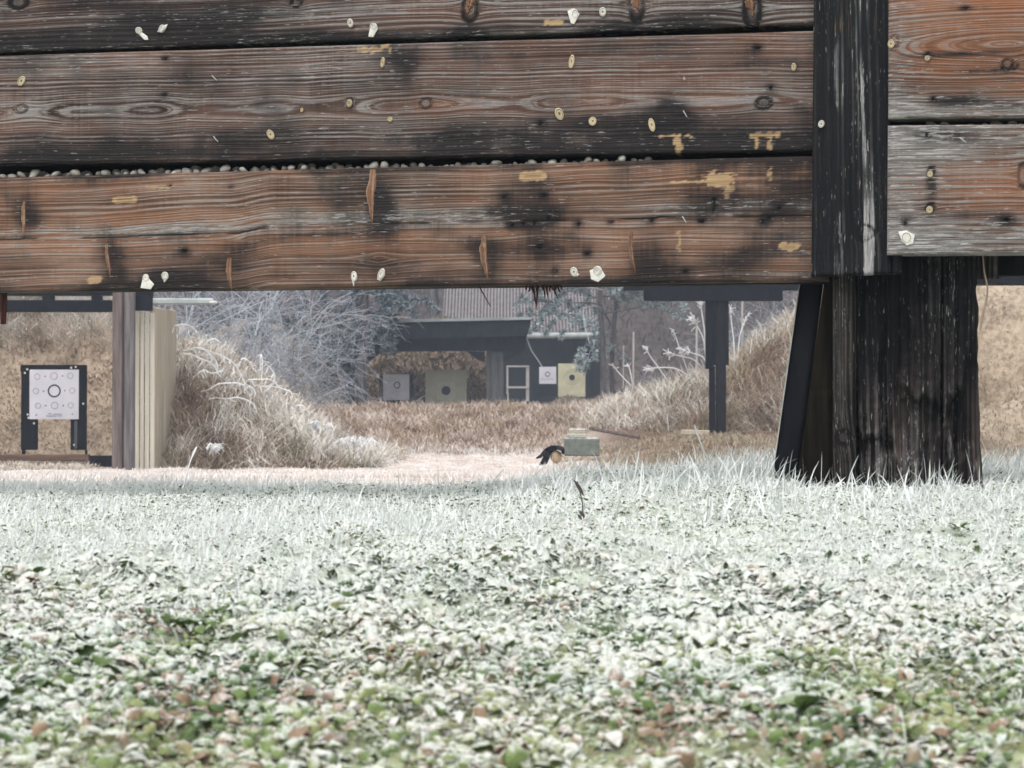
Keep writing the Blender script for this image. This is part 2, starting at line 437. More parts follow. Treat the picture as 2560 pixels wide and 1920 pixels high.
M['forest_litter'] = blade_mat('forest_litter', [(0, (.045, .032, .028)), (.5, (.085, .060, .050)), (1, (.13, .10, .085))], frost=.05, tipfrost=.3, frostcol=(.30, .29, .30), patch=.3, patchamt=.3)
M['crest_grass'] = blade_mat('rimed_lawn_blades', [(0, (.14, .19, .12)), (.5, (.23, .27, .20)), (.8, (.32, .34, .28)), (1, (.36, .30, .22))], frost=.72, tipfrost=.45, frostcol=(.735, .77, .765), patch=3.5, patchamt=.45)

# lawn leaves
m = NT('rimed_lawn_leaf')
gm = m.n('ShaderNodeNewGeometry')
n1 = m.noise(520, 2); n2 = m.noise(110, 3)
sz = m.n('ShaderNodeSeparateXYZ'); m.l(gm.outputs['Normal'], sz.inputs[0])
fm = m.add(m.mul(m.attr('f'), 1.2), m.mul(m.attr('e'), .20), m.mul(m.add(n1, -.5), 1.3), m.mul(m.add(n2, -.5), 1.1), m.mul(gm.outputs['Backfacing'], -.10), m.mul(m.add(sz.outputs[2], -.55), 1.1))
fm = m.mul(m.rng(fm, .15, 1.05), .94)
lc = m.ramp(m.attr('r'), [(0, (.080, .135, .055)), (.28, (.140, .215, .075)), (.5, (.22, .29, .11)), (.66, (.33, .36, .17)), (.74, (.30, .215, .14)), (.88, (.34, .245, .17)), (1, (.21, .14, .105))])
m.color(m.mix(fm, lc, m.mix(m.attr('r'), (.70, .75, .705), (.73, .735, .69))))
m.bump(m.add(m.mul(n1, .7), n2), .9, .004)
m.p.inputs['Roughness'].default_value = .8
M['leaf'] = m.m

# ground
m = NT('ground_soil_and_grass')
geo = m.n('ShaderNodeNewGeometry'); sep = m.n('ShaderNodeSeparateXYZ'); m.l(geo.outputs['Position'], sep.inputs[0])
yy = sep.outputs[1]; xx = sep.outputs[0]
pn = m.noise(2.2, 5); fn = m.noise(38, 4); vf = m.noise(14, 4)
near = m.mix(m.mul(m.rng(yy, 2.0, 3.0), .8), m.mix(m.rng(fn, .35, .65), (.17, .175, .085), (.36, .40, .25)), m.mix(m.rng(fn, .35, .65), (.44, .49, .42), (.66, .71, .67)))
lane = m.mix(m.rng(m.add(m.mul(pn, .5), m.mul(fn, .5)), .35, .6), (.44, .34, .28), (.72, .67, .64))
berm = m.mix(m.rng(m.add(m.mul(pn, .5), m.mul(vf, .5)), .35, .65), (.105, .070, .048), (.25, .175, .125))
sand = m.mix(m.rng(m.add(m.mul(pn, .45), m.mul(vf, .55)), .32, .64), (.20, .155, .11), (.47, .385, .29))
wood = m.mix(m.rng(pn, .35, .65), (.040, .030, .027), (.085, .062, .052))
c = m.mix(m.rng(yy, 5.0, 6.2), near, lane)
c = m.mix(m.rng(m.add(yy, m.mul(m.add(pn, -.5), 6)), 32.6, 34.6), c, berm)
side = m.math('MAXIMUM', m.mul(m.rng(xx, .4, 1.9), m.rng(yy, 14, 21)), m.mul(m.rng(xx, -1.6, -2.6), m.rng(yy, 24.2, 25.6)))
c = m.mix(side, c, berm)
c = m.mix(m.mul(m.rng(xx, 5.0, 5.7), m.rng(yy, 23.0, 24.3)), c, sand)
c = m.mix(m.mul(m.rng(xx, -4.55, -4.75), m.rng(yy, 25.6, 26.4)), c, m.mix(.45, sand, berm))
c = m.mix(m.rng(yy, 70, 78), c, wood)
m.color(c); m.bump(m.add(fn, vf), .7, .02)
M['ground'] = m.m

# ------------------------------------------------------------------ ground sheet
def axis(segs):
    out = []
    for a, b, n in segs: out += list(np.linspace(a, b, n, endpoint=False))
    out.append(segs[-1][1]); return np.array(out)
ys = axis([(-90, 0, 12), (0, 1.3, 8), (1.3, 5.6, 100), (5.6, 12, 36), (12, 22, 30), (22, 42, 120), (42, 62, 50), (62, 80, 20), (80, 140, 30), (140, 230, 6)])
xh = axis([(0, 1.8, 36), (1.8, 8, 66), (8, 20, 18), (20, 160, 14)])
xs = np.concatenate([-xh[::-1], xh[1:]])
X, Y = np.meshgrid(xs, ys)
Z = H(X, Y)
V = np.stack([X, Y, Z], -1).reshape(-1, 3)
nx, ny = len(xs), len(ys)
i = (np.arange(ny - 1)[:, None] * nx + np.arange(nx - 1)[None, :]).reshape(-1)
Fq = np.stack([i, i + 1, i + nx + 1, i + nx], -1)
tag(link('ground', mesh_from('ground', V, Fq), M['ground']), 'frosty meadow ground with earth berms rising to a wooded slope', kind='structure')

# ------------------------------------------------------------------ bullet baffle: planks in a slightly oblique plane
BA = rad(9.5)
_p = at(2034, 700, 4.2)
P0 = Vector((_p.x, _p.y, 0))
UX = Vector((math.cos(BA), -math.sin(BA), 0)); NN = Vector((-math.sin(BA), -math.cos(BA), 0))

def onp(px, py, w=0.0):
    """photo point -> (u, v) in the baffle plane shifted w towards the camera"""
    r = ray(px, py); o = Vector(CAM) - (P0 + NN * w)
    t = -(o.dot(NN)) / r.dot(NN)
    q = o + r * t
    return q.dot(UX), q.z
def onk(x, y, w=0.0): return onp(x * K, y * K, w)

baffle = thing('bullet_baffle', 'large weathered brown plank baffle hanging over the frosty lawn, spanning the top', 'baffle', P0, -BA)
support = thing('baffle_support', 'thick tarred black timber support under the baffle, rotten and leaning-braced, in frosty grass', 'support', P0, -BA)

def slab(name, parent, mat, corners, w, thick, fields, du=.006, dv=.0034, rough=.0008, edge=.004, ragged=None, seed=0):
    """corners TL, TR, BR, BL in (u, v); front face grid with wood fields; closed box"""
    TL, TR, BR, BL = [np.array(c, float) for c in corners]
    nu = max(4, int(np.linalg.norm(TR - TL) / du)); nv = max(4, int(np.linalg.norm(TL - BL) / dv))
    s = np.linspace(0, 1, nu); t = np.linspace(0, 1, nv)
    S, T = np.meshgrid(s, t)
    P = (1 - T)[..., None] * ((1 - S)[..., None] * BL + S[..., None] * BR) + T[..., None] * ((1 - S)[..., None] * TL + S[..., None] * TR)
    U, Vv = P[..., 0].copy(), P[..., 1].copy()
    if ragged: ragged(U, Vv, S, T)
    f = dict(ring=Vv / .010, grey=np.zeros_like(U), dark=np.zeros_like(U), bare=np.zeros_like(U), warm=np.zeros_like(U), hole=np.zeros_like(U), dw=np.zeros_like(U))
    fields(U, Vv, S, T, f)
    lu = np.linalg.norm(TR - TL); lv = np.linalg.norm(TL - BL)
    de = np.minimum(np.minimum(S, 1 - S) * lu, np.minimum(T, 1 - T) * lv)
    e = np.clip(1 - de / edge, 0, 1)
    w_ = w - edge * .8 * (1 - np.sqrt(np.clip(1 - e * e, 0, 1))) + (fbm(U * 60, Vv * 90, seed) - .5) * 2 * rough + f['dw']
    Vf = np.stack([U, -w_, Vv], -1).reshape(-1, 3)
    i = (np.arange(nv - 1)[:, None] * nu + np.arange(nu - 1)[None, :]).reshape(-1)
    Fq = np.stack([i, i + 1, i + nu + 1, i + nu], -1)
    loop = list(range(nu)) + [r * nu + nu - 1 for r in range(1, nv)] + [(nv - 1) * nu + c for c in range(nu - 2, -1, -1)] + [r * nu for r in range(nv - 2, 0, -1)]
    loop = np.array(loop); nb = len(loop)
    Vb = Vf[loop].copy(); Vb[:, 1] = -(w - thick)
    V = np.concatenate([Vf, Vb]); k0 = len(Vf)
    a = loop; b = np.roll(loop, -1); c_ = k0 + np.roll(np.arange(nb), -1); d_ = k0 + np.arange(nb)
    Fs = np.stack([b, a, d_, c_], -1)
    cen = len(V)
    V = np.concatenate([V, [[Vb[:, 0].mean(), -(w - thick), Vb[:, 2].mean()]]])
    Fbk = np.stack([d_, np.full(nb, cen), np.full(nb, cen), c_], -1)
    att = {}
    for k_ in ('ring', 'grey', 'dark', 'bare', 'warm', 'hole'):
        q = f[k_].reshape(-1); att[k_] = np.concatenate([q, q[loop], [0]])
    Fall = np.concatenate([Fq, Fs])
    me = bpy.data.meshes.new(name)
    tri = np.stack([d_, np.full(nb, cen), c_], -1)
    n4, n3 = len(Fall), len(tri)
    me.vertices.add(len(V)); me.vertices.foreach_set('co', V.astype(np.float32).ravel())
    me.loops.add(n4 * 4 + n3 * 3)
    me.loops.foreach_set('vertex_index', np.concatenate([Fall.ravel(), tri.ravel()]).astype(np.int32))
    me.polygons.add(n4 + n3)
    me.polygons.foreach_set('loop_start', np.concatenate([np.arange(n4) * 4, n4 * 4 + np.arange(n3) * 3]).astype(np.int32))
    me.polygons.foreach_set('loop_total', np.concatenate([np.full(n4, 4), np.full(n3, 3)]).astype(np.int32))
    for k_, q in att.items():
        aa = me.attributes.new(k_, 'FLOAT', 'POINT'); aa.data.foreach_set('value', q.astype(np.float32))
    me.update(calc_edges=True); me.validate()
    sm = np.zeros(n4 + n3, bool); sm[:len(Fq)] = True
    me.polygons.foreach_set('use_smooth', sm)
    return link(name, me, mat, parent)

def spot(U, Vv, u0, v0, ru, rv, p=2):
    return np.exp(-(np.abs((U - u0) / ru) ** p + np.abs((Vv - v0) / rv) ** p))

def knot(f, U, Vv, u0, v0, ru, rv, strength=3.0, core=True):
    d = np.sqrt(((U - u0) / ru) ** 2 + ((Vv - v0) / rv) ** 2)
    f['ring'] += np.sign(Vv - v0 + 1e-6) * strength * np.exp(-d * .8) * -1
    if core:
        k = sst(1.15, .85, d)
        f['ring'] = f['ring'] * (1 - k) + k * (d * 3.5)
        f['dark'] += .75 * np.exp(-((d - 1) / .22) ** 2) + .25 * k

def hole(f, U, Vv, u0, v0, r=.004, depth=.006):
    d = np.hypot(U - u0, (Vv - v0))
    k = sst(r * 1.25, r * .7, d)
    f['hole'] = np.maximum(f['hole'], k); f['dw'] -= depth * k
    f['dark'] += .5 * spot(U, Vv, u0, v0, r * 3.5, r * 3)

def capsule(U, Vv, u0, v0, hu, hv, soft=.0022, jag=0.0, seed=0):
    jag = jag * 1.7
    q = np.maximum(np.abs(U - u0) - (hu - hv), 0)
    d = np.hypot(q, Vv - v0) - hv + jag * (fbm(U * 160, Vv * 220, seed) - .5)
    return sst(soft, -soft, d)

def f_top(U, Vv, S, T, f):
    f['ring'] = Vv / .006 + 5.0 * fbm(U * 1.3, Vv * 9, 21)
    for (x, y, rx, ry) in ((1015, 20, 18, 26), (1375, 5, 16, 40), (1625, 18, 18, 44), (40, 5, 22, 14), (640, 5, 12, 10)):
        u, v = onk(x, y); knot(f, U, Vv, u, v, rx * K / 1190, ry * K / 1190, 3)
    f['warm'] = .50 * sst(.42, .75, fbm(U * 1.1, Vv * 13, 22)) * sst(.1, .55, T)
    f['dark'] += .75 * sst(.35, .8, fbm(U * 1.6, Vv * 15, 23)) + .30 * sst(.25, .0, T) - .05
    for (x, y, rx, ry) in ((400, 75, 110, 22), (340, 55, 70, 20), (1480, 45, 120, 30), (1010, 70, 40, 25), (690, 80, 80, 20), (1330, 70, 60, 20)):
        u, v = onk(x, y); f['dark'] += .55 * spot(U, Vv, u, v, rx * K / 1190, ry * K / 1190)
    f['grey'] += .40 * sst(.45, .8, fbm(U * 2, Vv * 30, 24)) + .5 * sst(.1, 0, T) * sst(.4, .6, fbm(U * 9, Vv * 5, 25)) + .25
    u, v = onk(1195, 48); f['bare'] = np.maximum(f['bare'], capsule(U, Vv, u, v, .022, .007, jag=.006, seed=3))
    u, v = onk(950, 30); f['warm'] += .35 * spot(U, Vv, u, v, .16, .03)

def f_mid(U, Vv, S, T, f):
    # cathedral grain: a chain of lens shapes along the heart of the plank
    u_, vc0 = onk(0, 232); _, vc1 = onk(1750, 215)
    vc = vc0 + (vc1 - vc0) * S + .006 * (vnoise(U * 4, 0 * U, 31) - .5)
    q = (Vv - vc) / .0042
    wav = 3.4 * vnoise(U * 11, 0 * U, 32) + 2.6 * vnoise(U * 4.1 + 3, 0 * U, 33)
    f['ring'] = np.sqrt(q * q + (wav + .4) ** 2) * .9 + 1.6 * fbm(U * 5, Vv * 24, 34)
    heart = np.exp(-(q / 4.4) ** 2)
    f['warm'] = .55 * heart * sst(.4, .65, vnoise(U * 9, 0 * U, 35)) + .30 * sst(.45, .75, fbm(U * 1.4, Vv * 8, 65)) + .06
    f['grey'] += .30 * heart + .20 + .30 * sst(.4, .8, fbm(U * 1.6, Vv * 26, 36)) + .35 * sst(.62, .95, T) * sst(.35, .6, fbm(U * 2.2, Vv * 6, 38))
    f['dark'] += .70 * sst(.35, .8, fbm(U * 1.5, Vv * 13, 37)) + .35 * sst(.45, .75, fbm(U * 7, Vv * 5, 39)) + .40 * sst(.22, .0, T) + .05
    for (x, y, rx, ry, a) in ((400, 150, 55, 60, .6), (300, 330, 200, 22, .6), (1450, 258, 42, 55, .9), (60, 340, 120, 30, .6), (520, 300, 60, 40, .35), (860, 150, 60, 40, .45), (1000, 300, 120, 26, .4), (1620, 110, 40, 30, .6), (1160, 320, 60, 20, .4), (960, 300, 80, 20, .4)):
        u, v = onk(x, y); f['dark'] += a * spot(U, Vv, u, v, rx * K / 1190, ry * K / 1190)
    for (x, y, rx, ry) in ((920, 223, 14, 12), (1650, 222, 17, 13), (755, 222, 10, 10), (45, 235, 16, 10)):
        u, v = onk(x, y); knot(f, U, Vv, u, v, rx * K / 1190, ry * K / 1190, 1.6)
    for (x, y) in ((1168, 267), (1637, 103), (1665, 190), (355, 127), (355, 205)):
        u, v = onk(x, y); hole(f, U, Vv, u, v, .0042)
    # resin / bare-wood marks
    u, v = onk(1460, 293); b = capsule(U, Vv, u, v, .036, .0028, jag=.006, seed=4)
    u, v = onk(1465, 312); b = np.maximum(b, capsule(Vv, U, v, u, .019, .008, jag=.010, seed=5))
    u, v = onk(1650, 291); b = np.maximum(b, capsule(U, Vv, u, v, .034, .005, jag=.008, seed=6))
    for x in (1634, 1663):
        u, v = onk(x, 305); b = np.maximum(b, capsule(Vv, U, v, u, .017, .0042, jag=.006, seed=7))
    u, v = onk(805, 107); b = np.maximum(b, .8 * capsule(U, Vv, u, v, .040, .006, jag=.016, seed=8))
    f['bare'] = np.maximum(f['bare'], b)
    u, v = onk(1650, 291); f['hole'] = np.maximum(f['hole'], .8 * capsule(U, Vv, u, v - .001, .026, .0009))

def f_low(U, Vv, S, T, f):
    _, vs0 = onk(100, 525); _, vs1 = onk(1700, 478)
    ux, _ = onk(540, 520)
    vs_ = vs0 + (vs1 - vs0) * S + .014 * sst(ux - .05, ux + .06, U) + .010 * (fbm(U * 3, 0 * U, 40) - .5)
    f['ring'] = (Vv - vs_) / .006 + 7 * fbm(U * 1.3, Vv * 9, 41)
    f['warm'] = .62 * sst(.36, .72, fbm(U * .9, Vv * 11, 42)) + .14
    band = np.exp(-((Vv - vs_ - .012) / .020) ** 2)
    f['grey'] += .85 * band * sst(.15, .6, fbm(U * 2.2, Vv * 22, 43)) + .22 * sst(.5, .8, fbm(U * 3, Vv * 14, 44)) + .12
    f['dark'] += .55 * sst(.35, .8, fbm(U * 1.3, Vv * 13, 45)) + .45 * sst(.45, .75, fbm(U * 5, Vv * 5, 48)) + .50 * sst(.13, .0, T) + .45 * sst(.93, 1, T)
    # long drying crack
    ck = np.abs(Vv - vs_ + .003 * (fbm(U * 40, 0 * U, 46) - .5))
    k = sst(.0032, .0010, ck) * sst(.36, .5, fbm(U * 9, 0 * U, 47))
    f['hole'] = np.maximum(f['hole'], k); f['dw'] -= .004 * k
    for (x, y, rx, ry, a) in ((1165, 565, 90, 45, .8), (1400, 570, 60, 60, .9), (340, 600, 80, 22, .7), (760, 570, 90, 30, .45), (240, 560, 40, 60, .6), (500, 560, 50, 60, .6), (1050, 560, 40, 55, .6), (820, 430, 40, 70, .6), (60, 470, 30, 60, .5), (1180, 460, 140, 30, .5), (1560, 450, 120, 30, .35), (1600, 560, 140, 40, .5), (300, 380, 90, 26, .4), (960, 440, 60, 60, .35)):
        u, v = onk(x, y); f['dark'] += a * spot(U, Vv, u, v, rx * K / 1190, ry * K / 1190)
    for (x, y, r) in ((1130, 484, 5), (1185, 471, 5), (1175, 423, 4), (1105, 487, 4), (1153, 484, 5), (1165, 535, 5), (1250, 485, 3.5), (1320, 480, 3.5), (1408, 478, 4), (1515, 478, 4.5), (1650, 479, 4), (1660, 472, 4), (1683, 451, 5), (398, 543, 5), (1270, 549, 4), (1200, 585, 3), (1480, 586, 3.5), (1090, 425, 3), (500, 404, 3), (366, 402, 3)):
        u, v = onk(x, y); hole(f, U, Vv, u, v, r * K / 1190)
    u, v = onk(1543, 443); kk = capsule(Vv, U, v, u, .017, .0045, jag=.004, seed=9)
    f['hole'] = np.maximum(f['hole'], kk); f['dw'] -= .005 * kk
    for (x, y, rx, ry) in ((540, 520, 26, 16), (1165, 530, 30, 14), (820, 560, 24, 18)):
        u, v = onk(x, y); knot(f, U, Vv, u, v, rx * K / 1190, ry * K / 1190, 2.4, core=False)
    b = 0 * U
    for (x, y, hu, hv, jag, sd) in ((270, 432, .030, .0085, .003, 10), (1152, 380, .031, .0100, .004, 11), (1705, 533, .022, .0085, .007, 12), (205, 604, .018, .0085, .004, 13), (345, 405, .030, .0030, .010, 14)):
        u, v = onk(x, y); b = np.maximum(b, (.75 if x == 345 else 1) * capsule(U, Vv, u, v, hu, hv, jag=jag, seed=sd))
        if x in (270, 1152, 1705): f['hole'] = np.maximum(f['hole'], .85 * capsule(U, Vv, u, v, hu * .62, .0013))
    u, v = onk(1553, 388); b = np.maximum(b, capsule(U, Vv, u, v, .031, .015, jag=.020, seed=15))
    u, v = onk(1500, 394); b = np.maximum(b, capsule(U, Vv, u, v, .055, .0030, jag=.006, seed=16))
    u, v = onk(1568, 408); b = np.maximum(b, .6 * capsule(Vv, U, v, u, .020, .012, jag=.020, seed=17))
    for (x, y, h_) in ((1663, 375, .016), (1468, 515, .018), (1468, 538, .007)):
        u, v = onk(x, y); b = np.maximum(b, .85 * capsule(Vv, U, v, u, h_, .0034, jag=.007, seed=18))
    f['bare'] = np.maximum(f['bare'], b)

def f_or1(U, Vv, S, T, f):
    u0, v0 = onk(2165, 105)
    q = (Vv - v0) / .010; wv = ((U - u0) / .10)
    f['ring'] = np.sqrt(q * q + wv * wv * 2.2 + .02) * 2.2 + 1.0 * fbm(U * 5, Vv * 22, 51)
    for (x, y, rx, ry) in ((2172, 148, 12, 12), (1930, 97, 10, 13), (2188, 150, 6, 8)):
        u, v = onk(x, y); knot(f, U, Vv, u, v, rx * K / 1190, ry * K / 1190, 1.5)
    f['warm'] = .88 * sst(.34, .80, .62 * fbm(U * 2.0, Vv * 16, 52) + .34 * T + .35 * S)
    f['grey'] += .75 * sst(.24, .04, T) + .5 * sst(.10, 0, S) + .2
    for (x, y, rx, ry, a) in ((2050, 127, 130, 9, .9), (1960, 150, 40, 6, .6), (2080, 28, 40, 6, .6), (2060, 225, 60, 10, .9), (2120, 162, 60, 7, .6), (2150, 235, 80, 8, .4)):
        u, v = onk(x, y); f['dark'] += a * spot(U, Vv, u, v, rx * K / 1190, ry * K / 1190)
    for (x, y) in ((2003, 126), (2082, 28), (2015, 222)):
        u, v = onk(x, y); hole(f, U, Vv, u, v, .0035)
    f['dw'] -= .004 * sst(.03, 0, S) * vnoise(Vv * 150, 0 * U, 54)

def f_or2(U, Vv, S, T, f):
    f['ring'] = Vv / .006 + 4 * fbm(U * 1.5, Vv * 9, 61)
    _, vo = onk(2100, 415)
    f['warm'] = .62 * np.exp(-((Vv - vo + .05 * (fbm(U * 4, Vv * 20, 66) - .5)) / .044) ** 2) * sst(.06, .5, S + .3 * (fbm(U * 8, Vv * 60, 67) - .5))
    f['grey'] += .65 * sst(.42, .10, T) + .60 * sst(.58, .90, T) + .55 * sst(.22, 0, S) + .25
    for (x, y, rx, ry, a) in ((2010, 405, 15, 45, 1.0), (2080, 470, 120, 14, .7), (2180, 485, 50, 18, .7), (2050, 300, 70, 16, .6), (2140, 310, 80, 10, .4), (2060, 515, 90, 10, .3)):
        u, v = onk(x, y); f['dark'] += a * spot(U, Vv, u, v, rx * K / 1190, ry * K / 1190)
    for (x, y, rx, ry) in ((2010, 375, 7, 8), (2008, 453, 8, 8), (2205, 385, 10, 26)):
        u, v = onk(x, y); knot(f, U, Vv, u, v, rx * K / 1190, ry * K / 1190, 1.5)
    for (x, y) in ((1955, 487), (2000, 298), (2170, 480)):
        u, v = onk(x, y); hole(f, U, Vv, u, v, .005)
    # torn grey fibres across the upper third
    _, v = onk(2000, 340); f['grey'] += .5 * np.exp(-((Vv - v) / .012) ** 2) * sst(.4, .6, fbm(U * 14, Vv * 40, 63))
    f['dw'] -= .004 * sst(.03, 0, S) * vnoise(Vv * 150, 0 * U, 64)

def f_char(U, Vv, S, T, f):
    f['ring'] = U / .009 + 1.6 * fbm(U * 8, Vv * 1.6, 71)
    f['dark'] += .75 + .35 * sst(.4, .7, fbm(U * 10, Vv * 2.5, 72))
    um, _ = onk(1870, 300); ul, _ = onk(1812, 300)
    s1 = 1.3 * np.exp(-((U - um - .012 * (fbm(Vv * 5, 0 * U, 73) - .5)) / .016) ** 2)
    s2 = np.exp(-((U - ul - .02 * (fbm(Vv * 4, 0 * U, 74) - .5)) / .010) ** 2) * sst(.45, .6, fbm(Vv * 6, U * 20, 75))
    low = sst(.55, .1, T)
    fine = sst(.25, .75, fbm(U * 160, Vv * 3.5, 78, 3)); s1 = s1 * fine; s2 = s2 * fine
    f['grey'] += 1.7 * s1 * np.maximum(sst(.35, .6, fbm(Vv * 3, U * 30, 76)), low) + 1.5 * s2
    f['dark'] -= 1.3 * s1 * np.maximum(.5 * sst(.4, .6, fbm(Vv * 3, U * 30, 76)), low) + 1.0 * s2
    u, v = onk(1868, 505); knot(f, U, Vv, u, v, .018, .016, 2)
    u, v = onk(1790, 530); f['dark'] += .8 * spot(U, Vv, u, v, .03, .02)
    f['dw'] += -.005 * np.exp(-((U - (um + ul) / 2 - .002) / .006) ** 2) + .002 * (fbm(U * 60, Vv * 5, 77) - .5)

def f_tar(U, Vv, S, T, f):
    f['ring'] = U / .009 + 1.8 * fbm(U * 8, Vv * 2.0, 81)
    f['dark'] += .35 + .5 * sst(.4, .65, fbm(U * 7, Vv * 3, 82))
    cr = fbm(U * 26, Vv * 3.2, 83); rot = sst(.55, .05, T) * sst(.45, .1, np.abs(S - .25))
    f['dw'] -= .040 * sst(.50, .64, cr) * (.35 + .9 * rot) + .02 * (fbm(U * 12, Vv * 2.5, 86) - .5) + .030 * sst(.52, .62, fbm(U * 18, Vv * 7, 88)) * sst(.9, .3, T)
    f['dw'] -= .018 * sst(.56, .72, fbm(U * 30, Vv * 16, 84)) * rot
    f['grey'] += .5 * sst(.44, .5, fbm(U * 18, Vv * 7, 88)) * sst(.56, .5, fbm(U * 18, Vv * 7, 88)) * sst(.9, .3, T); f['hole'] += .5 * sst(.55, .66, cr) * (.3 + .7 * rot)
    f['grey'] += .55 * sst(.50, .70, fbm(U * 34, Vv * 2.4, 85)) + .45 * rot; f['dark'] -= .45 * rot + .25 * sst(.5, .7, fbm(U * 14, Vv * 2, 87))
    u, v = onk(1905, 415); f['warm'] = .20 * spot(U, Vv, u, v, .016, .05) 

def f_pole(U, Vv, S, T, f):
    f['ring'] = U / .006 + 1.2 * fbm(U * 12, Vv * 2, 91)
    f['dw'] -= .030 * (2 * S - 1) ** 2
    f['grey'] += .35; f['dark'] += .05 + .6 * sst(.12, 0, T)
    u, v = onk(1822, 945); knot(f, U, Vv, u, v, .016, .016, 3)

def f_plain(U, Vv, S, T, f):
    f['ring'] = U / .010 + fbm(U * 6, Vv * 2, 95); f['dark'] += .3; f['dw'] += .003 * (fbm(U * 40, Vv * 6, 96) - .5)

# left panel planks (pixel rows measured on the photo, at x=0 and x=2034)
uL, _ = onp(-1000, 500); uR, _ = onp(2072, 500)
def vrow(yl, yr):
    _, a = onp(0, yl); ua, _ = onp(0, yl); ub, b = onp(2034, yr)
    return lambda u: a + (b - a) * (u - ua) / (ub - ua)
rows = {}
for key, (yl, yr) in dict(a_bot=(130, 59), b_top=(139, 77), b_bot=(411, 376), c_top=(444, 390), c_bot=(731, 702)).items(): rows[key] = vrow(yl, yr)
def quad(u0, u1, top, bot): return ((u0, top(u0)), (u1, top(u1)), (u1, bot(u1)), (u0, bot(u0)))
PA = slab('plank', baffle, M['plank'], quad(uL, uR, lambda u: rows['a_bot'](u) + .25, rows['a_bot']), 0, .05, f_top, seed=1)
PB = slab('plank', baffle, M['plank'], quad(uL, uR, rows['b_top'], rows['b_bot']), 0, .05, f_mid, seed=2)
PC = slab('plank', baffle, M['plank_low'], quad(uL, uR, rows['c_top'], rows['c_bot']), 0.002, .05, f_low, seed=3)
# right panel, lapping over the upright
def pq(pts, w): return tuple(onp(x, y, w) for x, y in pts)
PR1 = slab('plank', baffle, M['plank_orange'], pq([(2222, -60), (3500, -72), (3500, 288), (2221, 296)], .05), .05, .05, f_or1, seed=4)
PR2 = slab('plank', baffle, M['plank_orange'], pq([(2220, 313), (3500, 304), (3500, 629), (2218, 636)], .05), .05, .05, f_or2, seed=5)
# charred upright: one board down to the lower edge, a short packing piece at its foot
PU = slab('upright_board', baffle, M['charred'], pq([(2035, -60), (2226, -60), (2228, 683), (2028, 690)], .03), .03, .045, f_char, du=.003, dv=.004, seed=6)
slab('packing_block', baffle, M['charred'], pq([(2229, 560), (2256, 560), (2254, 682), (2229, 683)], .028), .028, .04, f_char, du=.003, dv=.004, seed=7)
# inner board, black to give the gaps their shade, and the gravel box floor
u0, u1 = uL, onp(3500, 300)[0]
vt = rows['a_bot'](0) + .25
def lbox(name, parent, mat, ua, ub, wa, wb, va, vb, bevel=.003):
    return link(name, boxmesh(name, ua, ub, -wb, -wa, va, vb, bevel), mat, parent)
lbox('back_board', baffle, M['black'], u0, u1, -.125, -.095, rows['c_bot'](0) + .012, vt)
lbox('bottom_board', baffle, M['blackwood'], u0, 0.03, -.094, -.052, rows['c_bot'](0) - .002, rows['c_bot'](0) + .02)

# gravel showing in the gaps
def pebble_mesh(k):
    bm = bmesh.new(); bmesh.ops.create_icosphere(bm, subdivisions=2, radius=1)
    rs = random.Random(k)
    ax = [Vector((rs.uniform(-1, 1), rs.uniform(-1, 1), rs.uniform(-1, 1))).normalized() for _ in range(5)]
    for v in bm.verts:
        s_ = 1 + sum(.10 * math.sin(3 * v.co.dot(a) + k) for a in ax)
        v.co = Vector((v.co.x * 1.25 * s_, v.co.y * s_, v.co.z * .82 * s_))
    me = bpy.data.meshes.new('pebble'); bm.to_mesh(me); bm.free()
    for p in me.polygons: p.use_smooth = True
    me.materials.append(M['pebble']); return me
PEB = [pebble_mesh(k) for k in range(6)]
def pebble(u, w, v, r):
    o = link('pebble', random.choice(PEB), None, baffle, (u, -w, v))
    o.scale = (r, r, r); o.rotation_euler = (random.uniform(-.5, .5), random.uniform(-.5, .5), random.uniform(0, 6))
x = -20.0
while x < 1640:
    u, _ = onp(x, 420)
    gap = rows['b_bot'](u) - rows['c_top'](u)
    r = random.uniform(.0055, .0120) * (1 if x < 1000 else .8)
    if random.random() < .93:
        pebble(u, random.uniform(-.040, -.018), rows['c_top'](u) - .002 + r * random.uniform(.5, .95), r)
    if random.random() < .8:
        pebble(u + .008, random.uniform(-.078, -.056), rows['c_top'](u) + r * random.uniform(.4, .9) + (.004 if x < 900 else -.004), r * 1.1)
    x += r * 2 * 1190 * random.uniform(1.0, 1.45)
x = 2330
while x < 2600:
    u, v = onp(x, 306, .02); r = random.uniform(.008, .012)
    pebble(u, .012 - .02, v - .004 + random.uniform(-.003, .003), r); x += r * 2 * 1240 * random.uniform(1.0, 1.7)

def plank_at(x, y):
    if x > 1918: return PR1 if y < 264 else PR2
    if x > 1758: return PU
    return PA if y < 112 - .028 * x else (PB if y < 375 - .025 * x else PC)
